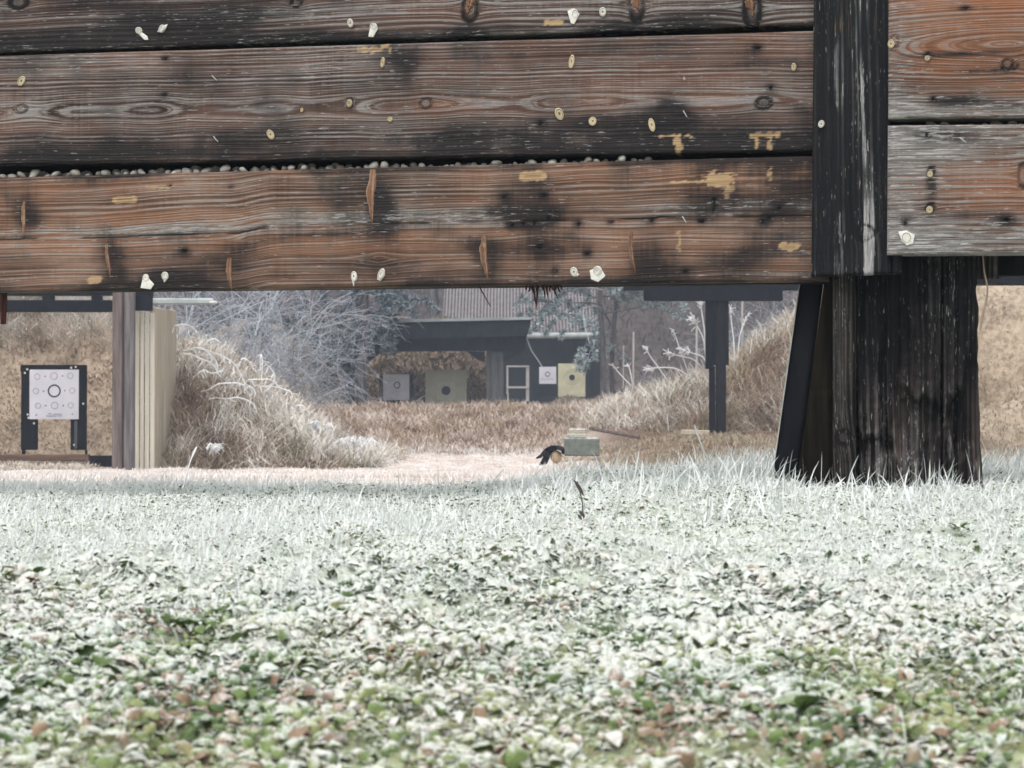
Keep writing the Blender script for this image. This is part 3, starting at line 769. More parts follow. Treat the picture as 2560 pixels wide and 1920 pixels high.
# plugs: cut dowel ends standing a little proud of the planks
def plug_mesh(kind):
    n = 14; rings = [(1.0, -.004), (1.0, .0035), (.82, .0045), (.70, .0030), (.30, .0032), (.22, .0008)]
    V, Fc = [], []
    for r, h_ in rings:
        for k in range(n):
            a = 2 * math.pi * k / n
            V.append((r * math.cos(a), -h_, r * math.sin(a)))
    for q in range(len(rings) - 1):
        for k in range(n):
            Fc.append((q * n + k, q * n + (k + 1) % n, (q + 1) * n + (k + 1) % n, (q + 1) * n + k))
    Fc.append(tuple((len(rings) - 1) * n + k for k in range(n)))
    me = mesh_from('plug', V, Fc, smooth=False)
    me.materials.append(M['plug_white' if kind == 'w' else 'plug_light']); me.materials.append(M['plug_core'])
    for i_, p in enumerate(me.polygons):
        p.material_index = 1 if (i_ // n == 2 or i_ // n >= 4) else 0
    return me
PLUG = {k: plug_mesh(k) for k in 'wy'}
def plug(x, y, rx, ry, tilt=0, kind='y', w=.001):
    u, v = onk(x, y, w)
    o = link('plug', PLUG[kind], None, plank_at(x, y), (u, -w, v))
    o.scale = (rx * K / 1190 * random.uniform(.8, 1.1), random.uniform(.6, 1.3), ry * K / 1190 * random.uniform(.8, 1.1)); o.rotation_euler = (rad(random.uniform(-8, 8)), rad(tilt + random.uniform(-10, 10)), rad(random.uniform(-12, 12)))
for (x, y, rx, ry, t) in ((47, 175, 8, 15, 20), (827, 135, 5, 13, 0), (1235, 133, 6, 14, 5), (585, 291, 7, 11, -20), (1208, 246, 9, 13, -15), (1280, 262, 8, 10, 0), (1408, 270, 8, 14, -10), (755, 223, 7, 8, 0), (843, 258, 6, 7, 0), (1715, 145, 5, 9, 0), (652, 238, 4, 5, 0), (1478, 170, 3, 4, 0)):
    plug(x, y, rx, ry, t)
def flake(pts, w):
    """thin white chip of paint round a plug"""
    uv = [onk(x, y, w) for x, y in pts]
    cu = sum(p[0] for p in uv) / len(uv); cv = sum(p[1] for p in uv) / len(uv)
    n = len(uv)
    V = [(u, -w + .002, v) for u, v in uv] + [(u, -w - .0012, v) for u, v in uv] + [(cu, -w - .0030, cv)]
    Fc = [(i_, (i_ + 1) % n, n + (i_ + 1) % n, n + i_) for i_ in range(n)] + [(n + i_, n + (i_ + 1) % n, 2 * n) for i_ in range(n)]
    link('white_flake', mesh_from('white_flake', V, Fc, smooth=False), M['plug_white'], plank_at(*pts[0]))
W_ = .003
for (x, y, rx, ry, t) in ((300, 66, 7, 9, -20), (350, 62, 6, 9, 35), (757, 50, 8, 9, 0), (807, 57, 8, 9, 20), (1242, 30, 8, 12, 0), (1302, 26, 7, 10, 0), (315, 600, 7, 9, 0), (357, 596, 8, 9, 0), (765, 597, 7, 11, 0), (824, 592, 7, 12, 15), (1240, 587, 8, 10, -10), (1291, 585, 9, 11, 0)):
    plug(x, y, rx, ry, t, 'w', .003)
for pts in ([(297, 62), (304, 68), (318, 78), (320, 86), (312, 86), (300, 74)], [(340, 68), (352, 56), (362, 52), (358, 62), (348, 70)], [(800, 58), (812, 52), (816, 62), (806, 80), (796, 79)], [(1226, 24), (1240, 18), (1252, 30), (1240, 52), (1233, 50)],
            [(308, 604), (318, 598), (333, 614), (325, 625), (304, 622)], [(350, 594), (362, 592), (364, 600), (355, 610)], [(817, 590), (828, 586), (832, 594), (822, 607), (815, 604)], [(1274, 584), (1296, 576), (1308, 596), (1292, 609), (1277, 603)], [(1246, 590), (1252, 592), (1246, 598)], [(760, 604), (767, 603), (764, 619)]):
    flake(pts, W_)
plug(1958, 513, 13, 12, -10, 'w', .052)
flake([(1940, 500), (1958, 498), (1976, 508), (1972, 526), (1958, 530), (1946, 515)], .0515)
plug(1925, 95, 7, 10, 0, 'y', .052); plug(2003, 126, 5, 5, 0, 'y', .052)
plug(2009, 376, 6, 7, 0, 'y', .052); plug(2008, 453, 7, 8, 0, 'y', .052); plug(1774, 268, 7, 8, 20, 'w', .032)
# torn spike knots: raised wedges of bare orange wood
def spike(x0, y0, x1, y1, wid, h=.0055):
    ua, va = onk(x0, y0, .004); ub, vb = onk(x1, y1, .004); hw = wid * K / 1190 / 2
    n = 12; V, Fc, ring = [], [], []
    q1 = np.random.default_rng(int(x0 * 7 + y1)); jl, jr = q1.uniform(.65, 1.15, n + 1), q1.uniform(.5, 1.2, n + 1)
    for i_ in range(n + 1):
        s_ = i_ / n
        wd = hw * (math.sin(math.pi * min(1, .22 + .78 * s_)) ** .8)
        l_, r_ = wd * jl[i_], wd * jr[i_]
        cu = ua + (ub - ua) * s_ + .002 * math.sin(5 * s_ + x1); cv = va + (vb - va) * s_ + q1.uniform(-.001, .001)
        V += [(cu - l_, .004, cv), (cu - l_ * .75, -h * .5, cv), (cu - l_ * .1, -h * q1.uniform(.6, 1), cv), (cu + r_ * .5, -h * .35, cv), (cu + r_, .004, cv)]
        ring += [0, 1, 2.5, 4, 5]
    for i_ in range(n):
        for k in range(4):
            a = i_ * 5 + k; Fc.append((a, a + 1, a + 6, a + 5))
    z_ = np.zeros(len(V))
    me = mesh_from('torn_knot', V, Fc, {'ring': np.array(ring) * 1.5, 'grey': z_ + .1, 'dark': np.tile([1.0, .35, -.2, .45, 1.0], n + 1) + np.repeat(np.random.default_rng(int(x0) + 9).uniform(-.25, .25, n + 1), 5), 'bare': z_, 'warm': z_ + .2, 'hole': z_}, smooth=False)  # dark rims outline the knot; the right side also imitates its shadow
    link('torn_knot', me, M['knotwood'], plank_at(x0, max(y0, 0)))
for a in ((807, 366, 801, 488, 30), (54, 436, 48, 516, 16), (232, 528, 236, 602, 14), (496, 556, 499, 628, 22), (1046, 508, 1052, 606, 28), (1362, 500, 1372, 592, 18), (1375, -8, 1378, 22, 30), (1625, -14, 1624, 36, 34), (1016, -6, 1012, 30, 30)):
    spike(*a)
# small nails / wire staples
for (x, y, ang) in ((463, 168, -45), (466, 300, -50), (1480, 246, -60), (1478, 474, -60), (2080, 303, -40), (2083, 527, 10)):
    u, v = onk(x, y, .003); w_ = .053 if x > 1900 else .003
    u, v = onk(x, y, w_); L = .008
    o = tube_obj('nail', None, M['steel_edge'], [[(-L, 0, 0), (0, -.004, 0), (L, 0, 0)]], [np.full(3, .0011)], 5)
    o.parent = plank_at(x, y); o.location = (u, -w_, v); o.rotation_euler = (0, rad(-ang), 0)
# dark red splinters hanging from the lower edge
for k in range(16):
    x = 1140 + k * 4.6 + random.uniform(-4, 4); L = random.choice([10, 14, 18, 24, 36, 50]) * (1.3 if abs(x - 1158) < 14 else .6)
    u, v = onk(x, 622 - .012 * (x - 1140), -.02); u2, v2 = onk(x + random.uniform(-9, 12), 622 + L * .75, -.02)
    p = np.array([(u, .02, v + .01), ((u + u2) / 2 + random.uniform(-.002, .002), .02, (v + v2) / 2), (u2, .018, v2)])
    o = tube_obj('splinter', None, M['redsplinter'], [p], [np.array([.0024, .0019, .0004])], 4); o.parent = baffle
for (x, y, x2, y2) in ((1030, 622, 1058, 662), (8, 632, 6, 700), (2, 632, 0, 700)):
    u, v = onk(x, y, -.02); u2, v2 = onk(x2, y2, -.02)
    rr = .0016 if x > 100 else .006
    o = tube_obj('splinter', None, M['redsplinter'], [np.array([(u, .03, v + .01), (u2, .03, v2)])], [np.array([rr, rr * .6])], 5); o.parent = baffle

# timber support
slab('timber', support, M['tarred'], pq([(2118, 560), (2352, 560), (2352, 1235), (2116, 1235)], -.036), -.036, .16, f_tar, du=.004, dv=.005, rough=.004, edge=.012, seed=12)
def ragR(U, Vv, S, T): U += .012 * (fbm(Vv * 22, 0 * U, 99) - .5) * sst(.7, 1, S) + .012 * (fbm(Vv * 5, 0 * U, 98) - .5) * sst(.6, 1, S)
slab('timber', support, M['tarred'], pq([(2354, 560), (2447, 560), (2450, 1235), (2352, 1235)], -.05), -.05, .15, f_tar, du=.004, dv=.005, rough=.004, edge=.014, ragged=ragR, seed=13)
slab('pole', support, M['pole'], pq([(2080, 560), (2140, 560), (2140, 1235), (2082, 1235)], -.015), -.015, .05, f_pole, du=.003, dv=.005, rough=.0015, edge=.006, seed=14)
slab('brace_board', support, M['mossy'], pq([(2062, 690), (2092, 690), (2092, 1235), (1988, 1235)], -.07), -.07, .04, f_plain, du=.006, dv=.006, rough=.002, seed=15)
slab('leaning_strut', support, M['black'], pq([(2003, 690), (2060, 690), (1989, 1235), (1926, 1235)], -.085), -.085, .05, f_plain, du=.008, dv=.008, seed=16)
slab('strut_edge', support, M['steel_edge'], pq([(2000, 690), (2003, 690), (1926, 1235), (1923, 1235)], -.084), -.084, .04, f_plain, du=.002, dv=.01, edge=.001, seed=17)
slab('cross_beam', support, M['tarred'], pq([(2230, 560), (2497, 560), (2497, 697), (2230, 700)], -.06), -.06, .12, f_tar, du=.006, dv=.006, rough=.003, seed=18)
# dry stalk hanging from the cross beam, cobweb threads
st = thing('dry_stalk', 'thin dry plant stalk dangling from the dark cross beam beside the sandy bank', 'stalk', P0, -BA)
pts = [onp(x, y, .012) for x, y in ((2457, 636), (2461, 680), (2468, 715), (2467, 745), (2457, 785), (2450, 829))]
o = tube_obj('stem', None, M['dry_stalk'], [spline([(u, -.012, v) for u, v in pts], 24)], [np.interp(np.linspace(0, 1, len(spline([(0, 0, 0)] * 6, 24))), [0, .5, .9, 1], [.0016, .002, .0034, .001])], 6); o.parent = st

# distant counterpart beam seen right of the support
rb = thing('far_beam', 'dark grey steel beam over the sandy bank, seen right of the support', 'beam', at(2530, 1100, 22.5))
pbox('beam_web', rb, M['blackwood'], 2380, 2760, 560, 688, 22.5, .12)
pbox('beam_flange', rb, M['black'], 2380, 2760, 688, 711, 22.45, .22)
pbox('bracket', rb, M['steel_edge'], 2522, 2540, 640, 652, 22.44, .03)

# ------------------------------------------------------------------ left bay
lb = thing('bay_frame', 'brown and grey plank post carrying a dark beam at the target bay', 'frame', at(308, 1172, 24.2))
pbox('post_plank', lb, M['brown_post'], 279, 306, 700, 1178, 24.2, .10, bevel=.015)
pbox('post_plank', lb, M['grey_post'], 306.6, 336, 700, 1178, 24.23, .10, bevel=.02)
pbox('beam', lb, M['black'], -160, 278.5, 750, 779, 24.3, .16)
pbox('beam', lb, M['black'], -160, 378, 690, 738, 24.45, .18)
for (a, b) in ((-60, 12), (105, 132), (228, 252), (337, 378)):
    pbox('spacer', lb, M['black'], a, b, 738, 752 if a < 300 else 776, 24.32, .12)
rail = thing('grey_rail', 'pale grey frosted rail sticking out beside the dark beam end', 'rail', at(460, 760, 25.5))
pbox('rail', rail, M['gutter'], 379, 534, 745, 761, 25.5, .10, bevel=.02)
pbox('rail_hook', rail, M['plug_white'], 524, 542, 752, 758, 25.44, .05)

pw = thing('pale_board_wall', 'pale cream wall of upright boards beside the brown post', 'partition', at(360, 1180, 24.7))
fx = [336.5, 349, 361, 374, 387]
for k in range(4):
    A = at(fx[k], 1182, 24.7); B = at(fx[k + 1], 778, 24.7)
    box('board', pw, M['pale_board'], A.x + .003, B.x - .003, 24.7, 24.74, A.z - .05, B.z + (0, .006, -.003, -.02)[k])
xr = at(387, 900, 24.7).x
for k in range(9):
    y0 = 24.75 + k * .17
    box('board', pw, M['pale_side'], xr - .05 + .002 * math.sin(k * 2.3), xr + .004 * math.sin(k * 1.7), y0, y0 + .166, -.6, at(0, 773, 24.7).z + .02 + .006 * k)

def ring_mesh(r, w_, n=32):
    V, Fc = [], []
    for k in range(n):
        a = 2 * math.pi * k / n
        V += [(r * math.cos(a), 0, r * math.sin(a)), ((r - w_) * math.cos(a), 0, (r - w_) * math.sin(a))]
    for k in range(n):
        a, b = 2 * k, 2 * ((k + 1) % n); Fc.append((a, b, b + 1, a + 1))
    return mesh_from('ring', V, Fc, smooth=False)
def disc_mesh(r, n=20):
    return mesh_from('disc', [(r * math.cos(2 * math.pi * k / n), 0, r * math.sin(2 * math.pi * k / n)) for k in range(n)], [tuple(range(n))], smooth=False)
def base_of(o): return Vector(o.location) if o.parent is None else Vector(o.parent.location)
def pring(parent, mat, px, py, d, rpx, wpx, name='printed_ring'):
    p = at(px, py, d); o = link(name, ring_mesh(rpx * d / F, wpx * d / F), mat, parent); o.location = p - base_of(parent)
    return o
def pdisc(parent, mat, px, py, d, rpx, name='printed_dot'):
    p = at(px, py, d); o = link(name, disc_mesh(rpx * d / F), mat, parent); o.location = p - base_of(parent)
    return o

D = 25.6
t1 = thing('target_stand', 'black target stand with white sheet of nine printed circles before the earth bank', 'target', at(134, 1140, D))
pbox('leg', t1, M['black'], 52, 95, 913, 1125, D, .03); pbox('leg', t1, M['black'], 176, 217, 913, 1125, D, .03)
pbox('leg_foot', t1, M['black'], 54, 63, 1125, 1142, D, .03); pbox('leg_foot', t1, M['black'], 212, 218, 1125, 1142, D, .03)
pbox('weathered_strip', t1, M['shelter_post'], 185, 193, 1052, 1122, D - .008, .006, bevel=.001)
pbox('top_rail', t1, M['black'], 51, 217, 912, 930, D - .012, .012)
sheet = pbox('target_sheet', t1, M['paper'], 73.5, 197, 924, 1048, D - .02, .006, bevel=0)
dp = D - .0235
S_ = 640 / 2124.
for (x, y, r, w_, m_) in ((309, 802, 25, 4, 'ink_soft'), (447, 797, 30, 4, 'ink_soft'), (583, 795, 25, 4, 'ink_soft'), (297, 922, 25, 4, 'ink_soft'), (450, 920, 54, 11, 'ink'), (599, 918, 24, 4, 'ink_soft'), (315, 1043, 24, 4, 'ink_soft'), (453, 1041, 30, 4, 'ink_soft'), (586, 1040, 24, 4, 'ink_soft')):
    pring(sheet, M[m_], x * S_, 700 + y * S_, dp, r * S_, w_ * S_)
for (x, y) in ((374, 799), (519, 796), (362, 922), (537, 918), (379, 1043), (525, 1041), (300, 1120), (601, 1114)):
    pdisc(sheet, M['ink'], x * S_, 700 + y * S_, dp, 5.5 * S_)
for (x0, x1, y) in ((400, 428, 1108), (440, 512, 1111), (380, 470, 1126), (478, 518, 1125)):
    _o = pbox('printed_line', t1, M['ink_soft'], x0 * S_, x1 * S_, 700 + y * S_, 700 + (y + 5) * S_, dp, .001, bevel=0); _o.parent = sheet
for (x, y) in ((68, 923), (62, 932), (178, 919), (189, 917), (69, 1036), (71, 1044), (208, 1009), (85, 1058), (185, 1112)):
    pbox('paper_scrap', t1, M['plug_white'], x - 2, x + 2, y - 2, y + 2.5, D - .016, .004, bevel=0)
sl = thing('wooden_sill', 'brown wooden sill beam on the ground under the circle target', 'beam', at(100, 1150, 25.3))
pbox('beam', sl, M['brown_sill'], -200, 222, 1136, 1152, 25.3, .12, bevel=.01)
pbox('post_stub', sl, M['brown_post'], 214, 224, 1150, 1180, 25.28, .1)
pit = thing('dark_trough', 'black panel standing in for the dark hollow of a low trough between the sill beam and the brown post', 'trough', at(255, 1172, 25.2))
pbox('side', pit, M['black'], 224.5, 286, 1139, 1182, 25.2, .1)  # solid black face painted in place of the trough's shaded hollow

# ------------------------------------------------------------------ lane objects
cb = thing('concrete_block', 'greenish mossy concrete block with smaller block on top, in dry grass', 'block', at(1455, 1135, 22))
pbox('lower_block', cb, M['concrete'], 1411, 1499, 1095, 1140, 22, .35, bevel=.012)
pbox('upper_block', cb, M['concrete_top'], 1420, 1466, 1084, 1094.6, 22.05, .25, bevel=.01)
pbox('upper_slab', cb, M['concrete_top'], 1423, 1465, 1072, 1083.6, 22.08, .25, bevel=.01)

# bent black rubber scrap with a tan lump under it
rs_ = thing('rubber_scrap', 'arched black rubber scrap lying against the greenish block', 'scrap', at(1372, 1165, 21.6))
S2 = 120 / 1991.
prof = [(330, 930), (520, 780), (690, 560), (830, 470), (960, 410), (1120, 400), (1300, 410), (1440, 440), (1500, 500), (1520, 640), (1500, 760)]
inn = [(1430, 760), (1400, 640), (1330, 600), (1220, 580), (1120, 600), (1010, 680), (930, 790), (900, 900), (800, 1150), (560, 1240), (480, 1200), (600, 960), (680, 780), (560, 900), (380, 950)]
poly = [at(1320 + x * S2, 1090 + y * S2, 21.6) for x, y in prof + inn]
bm = bmesh.new()
vs_ = [bm.verts.new((p.x, 21.6 + .05 * math.sin(k * 1.3), p.z)) for k, p in enumerate(poly)]
f_ = bm.faces.new(vs_)
ex = bmesh.ops.extrude_face_region(bm, geom=[f_])
for v in [g for g in ex['geom'] if isinstance(g, bmesh.types.BMVert)]: v.co.y += .30
for v in bm.verts: v.co -= Vector(rs_.location)
bmesh.ops.triangulate(bm, faces=bm.faces[:]); bmesh.ops.recalc_face_normals(bm, faces=bm.faces[:])
me = bpy.data.meshes.new('sheet'); bm.to_mesh(me); bm.free()
link('sheet', me, M['rubber'], rs_)
tl = at(1388, 1144, 21.68)
o = link('tan_stone', pebble_mesh(3), None, None, tl); o.data.materials.clear(); o.data.materials.append(M['tan']); o.scale = (.052, .05, .085); o.rotation_euler = (0, .2, 0)
tag(o, 'tan rounded stone under the arched black rubber scrap', 'stone')

def log(name, label, cat, mat, px0, py0, px1, py1, d, hpx, depth=.12):
    A = at(px0, py0, d); B = at(px1, py1, d)
    t = thing(name, label, cat, (A + B) / 2)
    h_ = hpx * d / F
    o = link('log', boxmesh('log', -(B - A).length / 2, (B - A).length / 2, 0, depth, -h_, 0, .01), mat, t)
    o.rotation_euler = (0, -math.atan2(B.z - A.z, B.x - A.x), 0)
    return t
log('fallen_plank', 'long grey-brown plank lying aslant in dry grass behind the block', 'plank', M['brown_post'], 1474, 1066, 1600, 1089, 23, 9)
log('edging_board', 'short tan edging board at the left foot of the dark post', 'board', M['pale_side'], 1704, 1074, 1775, 1076, 29.7, 13)
log('edging_board', 'brown edging board right of the dark post foot', 'board', M['brown_sill'], 1860, 1078, 1990, 1078, 29.7, 10)

fr = thing('cross_beam_post', 'dark timber post with wide cross beam standing before the grassy side berm', 'post', at(1795, 1088, 30))
pbox('post', fr, M['blackwood'], 1791, 1815, 700, 1090, 30, .14, bevel=.02)
pbox('post_board', fr, M['black'], 1774, 1788, 915, 1082, 30.02, .10)
pbox('side_board', fr, M['black'], 1765, 1783, 745, 922, 29.97, .12)
pbox('side_board', fr, M['blackwood'], 1783.4, 1822, 745, 913, 30.03, .07)
pbox('cross_beam', fr, M['black'], 1610, 1957, 690, 751.5, 29.94, .16)
pbox('cap_beam', fr, M['black'], 1560, 2010, 640, 724, 30.12, .25)

# ------------------------------------------------------------------ far shelter
sh = thing('shooting_shelter', 'dark open shelter with flat roof and braces behind the low berm', 'shelter', at(1100, 1020, 50))
def pz(x, y, d=50.0):
    p = at(x, y, d); return (p.x, p.z)
prism('roof', sh, M['shelter'], [pz(890, 812), pz(1327, 803), pz(1316, 842), pz(910, 852)], 49.4, 52.5)
prism('roof_sheet', sh, M['roof_edge'], [pz(886, 804), pz(1329, 796), pz(1327, 802.5), pz(886, 811.5)], 49.3, 52.7)
prism('front_beam', sh, M['shelter'], [pz(900, 853), pz(1314, 842.6), pz(1312, 876), pz(900, 880)], 49.8, 50.1)
prism('brace', sh, M['shelter'], [pz(955, 880.5), pz(890, 880.5), pz(862, 915), pz(880, 935)], 49.82, 50.05)
prism('brace', sh, M['shelter'], [pz(1168, 879), pz(1212, 879), pz(1212, 905), pz(1190, 897)], 49.82, 50.05)
prism('brace', sh, M['shelter'], [pz(1262, 878), pz(1312, 876.5), pz(1300, 886), pz(1262, 900)], 49.82, 50.05)
pbox('post', sh, M['shelter_post'], 1226, 1259, 876, 1040, 49.9, .2, bevel=.03)
pbox('post_board', sh, M['shelter_post'], 1216, 1225.5, 876, 1040, 49.95, .15)
pbox('post', sh, M['shelter'], 866, 886, 880, 1040, 50, .2)

D = 50.6
t2 = thing('target_stand', 'grey paper target with single ring in black frame under the dark shelter', 'target', at(990, 1015, D))
pbox('leg', t2, M['black'], 948, 958, 934, 1030, D, .04); pbox('leg', t2, M['black'], 1023, 1034, 934, 1030, D, .04)
pbox('lower_board', t2, M['black'], 958, 1023, 1000, 1030, D + .005, .03)
sheet = pbox('target_sheet', t2, M['paper_dim'], 957.5, 1023.5, 936, 1000, D - .02, .012, bevel=0)
pring(sheet, M['ink'], 992.5, 963, D - .025, 8.5, 2.2)
t3 = thing('target_board', 'olive target board with black bullseye beside the shelter post', 'target', at(1115, 1015, D))
pbox('board', t3, M['olive_board'], 1063, 1167, 925, 1030, D, .05)
sheet = pbox('target_sheet', t3, M['olive_paper'], 1093, 1138, 956, 1000, D - .012, .006, bevel=0)
pring(sheet, M['ink_soft'], 1115, 977, D - .016, 18, 1)
pdisc(sheet, M['ink'], 1115, 976.5, D - .018, 11.5, 'bullseye')

# ------------------------------------------------------------------ far building with tiled roof
bd = thing('range_building', 'dark walled building with frosty ribbed tile roof in the mist behind the shelter', 'building', at(1350, 1000, 70))
A = at(1130, 1040, 70); B = at(1497, 846, 70)
box('wall', bd, M['darkwall'], A.x, B.x, 70, 77, -.5, B.z)
pbox('corner_post', bd, M['blackwood'], 1486, 1502, 846, 1000, 69.9, .2)
ex0, ex1 = at(1105, 830, 69.3).x, at(1494, 830, 69.3).x
ze = at(1300, 831, 69.3).z
# ribbed tiles: one wavy sheet per course, the courses lapping
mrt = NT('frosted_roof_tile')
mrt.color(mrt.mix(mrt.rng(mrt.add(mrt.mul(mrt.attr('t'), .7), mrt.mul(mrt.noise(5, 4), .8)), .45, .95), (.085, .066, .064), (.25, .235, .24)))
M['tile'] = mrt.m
nrib = 47; nxs = nrib * 8 + 1
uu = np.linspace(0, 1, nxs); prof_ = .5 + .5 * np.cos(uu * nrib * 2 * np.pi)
for cidx in range(15):
    s0, s1 = cidx * .36, cidx * .36 + .42
    sl_ = rad(33); V = []; T = []
    for (s_, lift) in ((s0, -.05), (s0, .055), (s1, .0)):
        for u_, p_ in zip(uu, prof_):
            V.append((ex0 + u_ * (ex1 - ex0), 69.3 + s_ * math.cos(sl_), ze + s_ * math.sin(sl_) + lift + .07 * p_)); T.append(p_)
    Fc = [(r * nxs + k, r * nxs + k + 1, (r + 1) * nxs + k + 1, (r + 1) * nxs + k) for r in range(2) for k in range(nxs - 1)]
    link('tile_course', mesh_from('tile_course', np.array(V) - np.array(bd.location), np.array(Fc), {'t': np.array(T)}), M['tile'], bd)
p0_, p1_ = at(1318, 839, 69.1), at(1494, 839, 69.1)
tube_obj('gutter', bd, M['gutter'], [np.array([(p0_.x - 3, 69.1, p0_.z), (p1_.x, 69.1, p1_.z)])], [np.array([.11, .11])], 10)
box('fascia', bd, M['gutter'], ex0, ex1, 69.22, 69.28, ze - .22, ze - .02)
prism('gable', bd, M['darkwall'], [(ex0 + .1, ze - .3), (ex1 - .1, ze - .3), (ex1 - .1, ze + .05), (ex0 + .1, ze + .05)], 69.5, 70.2)
D = 67.5
fr2 = thing('empty_target_frame', 'empty pale wooden target frame in front of the dark wall', 'frame', at(1295, 1000, D))
for (a, b, c_, d_) in ((1266, 1271, 916, 985), (1315, 1323, 914, 1003), (1266, 1322, 914, 918), (1266, 1322, 966, 971), (1268, 1272, 985, 1003)):
    pbox('bar', fr2, M['stake'], a, b, c_, d_, D + (.05 if d_ - c_ > 20 else 0), .05)
t4 = thing('target_sheet_stand', 'small white target sheet with one ring on the dark wall', 'target', at(1369, 975, D))
pbox('backing', t4, M['black'], 1346, 1392, 914, 990, D + .02, .03)
sheet = pbox('target_sheet', t4, M['paper'], 1348, 1390.5, 917, 959.5, D, .012, bevel=0)
pring(sheet, M['ink'], 1369, 935.5, D - .005, 6.2, 1.8)
for (x, y) in ((1369, 948), (1362, 949), (1376, 947), (1382, 948), (1355, 948)):
    pring(sheet, M['ink_soft'], x, y, D - .005, 2.4, .7)
t5 = thing('target_board', 'pale yellow target board with black bullseye before the dark building', 'target', at(1430, 980, D))
sheet = pbox('board', t5, M['yellow_board'], 1395.5, 1463.5, 909, 992, D - .05, .05)
pring(sheet, M['olive_paper'], 1430, 943, D - .056, 19, 1.2); pring(sheet, M['olive_paper'], 1430, 943, D - .056, 13, .8)
pdisc(sheet, M['ink'], 1430, 943.5, D - .058, 7.4, 'bullseye')
cbq = thing('sagging_branch', 'thin bare stick slanting from shelter roof corner to white target', 'stick', at(1355, 915, 62))
tube_obj('stem', cbq, M['twig'], [spline([at(1317, 846, 62), at(1328, 875, 62), at(1342, 896, 62), at(1355, 916, 62)], 12)], [np.full(13, .022)], 5)
for (x, y0, y1, w_, d, lab) in ((1583, 830, 960, 5, 46, 'tall pale wooden stake in front of the brown wooded slope'), (1558, 864, 960, 3, 44, 'short thin stake just right of the dark building corner'), (1741, 815, 960, 6, 48, 'grey stake close left of the dark frame post'), (1855, 735, 960, 6, 47, 'tall grey stake right of the dark frame post')):
    s_ = thing('stake', lab, 'stake', at(x, y1, d))
    tube_obj('shaft', s_, M['stake'], [np.array([tuple(at(x, y1 + 10, d)), tuple(at(x + .5, (y0 + y1) / 2, d)), tuple(at(x + 1, y0, d))])], [np.full(3, w_ * d / F / 2)], 6)

# ------------------------------------------------------------------ grass and leaves
def blades(x, y, h, w, lean, leandir, curl, segs=3, f=None, zoff=0.0, sink=.01, turn=.6, r=None):
    """arrays of triangle blades rooted on the terrain"""
    n = len(x); z = H(x, y) - sink + zoff
    face = RNG.uniform(0, 2 * np.pi, n)
    # blade width faces the viewer's half of the compass more often
    wx, wy = np.cos(face * .35 - .5), np.sin(face * .35 - .5)
    nvb = 2 * segs + 1
    V = np.zeros((n, nvb, 3)); T = np.zeros((n, nvb))
    turn_ = RNG.normal(0, 1, n) * turn; step = h / segs
    cx, cy, cz = x.copy(), y.copy(), z.copy()
    for s in range(segs + 1):
        t = s / segs
        ww = w * (1 - .3 * t) * .5
        if s < segs:
            V[:, 2 * s] = np.stack([cx - wx * ww, cy - wy * ww, cz], -1); V[:, 2 * s + 1] = np.stack([cx + wx * ww, cy + wy * ww, cz], -1)
            T[:, 2 * s:2 * s + 2] = t
        else:
            V[:, 2 * s] = np.stack([cx, cy, cz], -1); T[:, 2 * s] = t
        phi = np.pi / 2 - lean - curl * 2.2 * t; th = leandir + turn_ * t
        cx = cx + step * np.cos(phi) * np.cos(th); cy = cy + step * np.cos(phi) * np.sin(th); cz = cz + step * np.sin(phi)
    tris = []
    for s in range(segs):
        a = 2 * s
        if s < segs - 1: tris += [(a, a + 1, a + 3), (a, a + 3, a + 2)]
        else: tris += [(a, a + 1, a + 2)]
    tris = np.array(tris)
    Fc = (np.arange(n)[:, None, None] * nvb + tris[None]).reshape(-1, 3)
    r = np.repeat(RNG.random(n) if r is None else r, nvb); ff = np.repeat(f if f is not None else np.full(n, .5), nvb)
    return V.reshape(-1, 3), Fc, {'t': T.reshape(-1), 'r': r, 'f': ff}

def grass(name, label, mat, x, y, h, w, lean, leandir, curl, segs=3, f=None, turn=.6, r=None, zoff=0.0):
    V, Fc, A_ = blades(x, y, h, w, lean, leandir, curl, segs, f, turn=turn, r=r, zoff=zoff)
    o = link(name, mesh_from(name, V, Fc, A_, smooth=False), mat)
    return tag(o, label, 'grass', kind='stuff')

def scatter(n, x0, x1, y0, y1): return RNG.uniform(x0, x1, n), RNG.uniform(y0, y1, n)
def wedge(n, y0, y1, k=.30, m=.35, power=1.0):
    """points in the widening strip in front of the camera, with a margin to each side"""
    t = RNG.random(n) ** power
    y = y0 + (y1 - y0) * t
    x = RNG.uniform(-1, 1, n) * (k * y + m)
    return x, y

def tangle(x, y, h0, h1, seed):
    n = len(x); cl = fbm(x * 2.6, y * 2.6, seed, 3)
    return (RNG.uniform(h0, h1, n) * (.35 + 1.2 * cl), RNG.uniform(.006, .014, n), RNG.uniform(.0, 1.2, n), 14 * fbm(x * 1.3, y * 1.3, seed + 5, 2) + RNG.normal(0, .7, n), RNG.uniform(.2, 1.05, n))
def tangle_f(x, y, seed): return 2.6 * (fbm(x * 2.4, y * 2.4, seed, 3) - .38) + RNG.normal(0, .22, len(x))
def tangle_r(x, y, seed): return np.clip(.5 + 2.1 * (fbm(x * 2.1, y * 2.1, seed, 3) - .5) + RNG.normal(0, .2, len(x)), 0, 1)  # per-clump colour; its dark clumps imitate shaded gaps in the grass
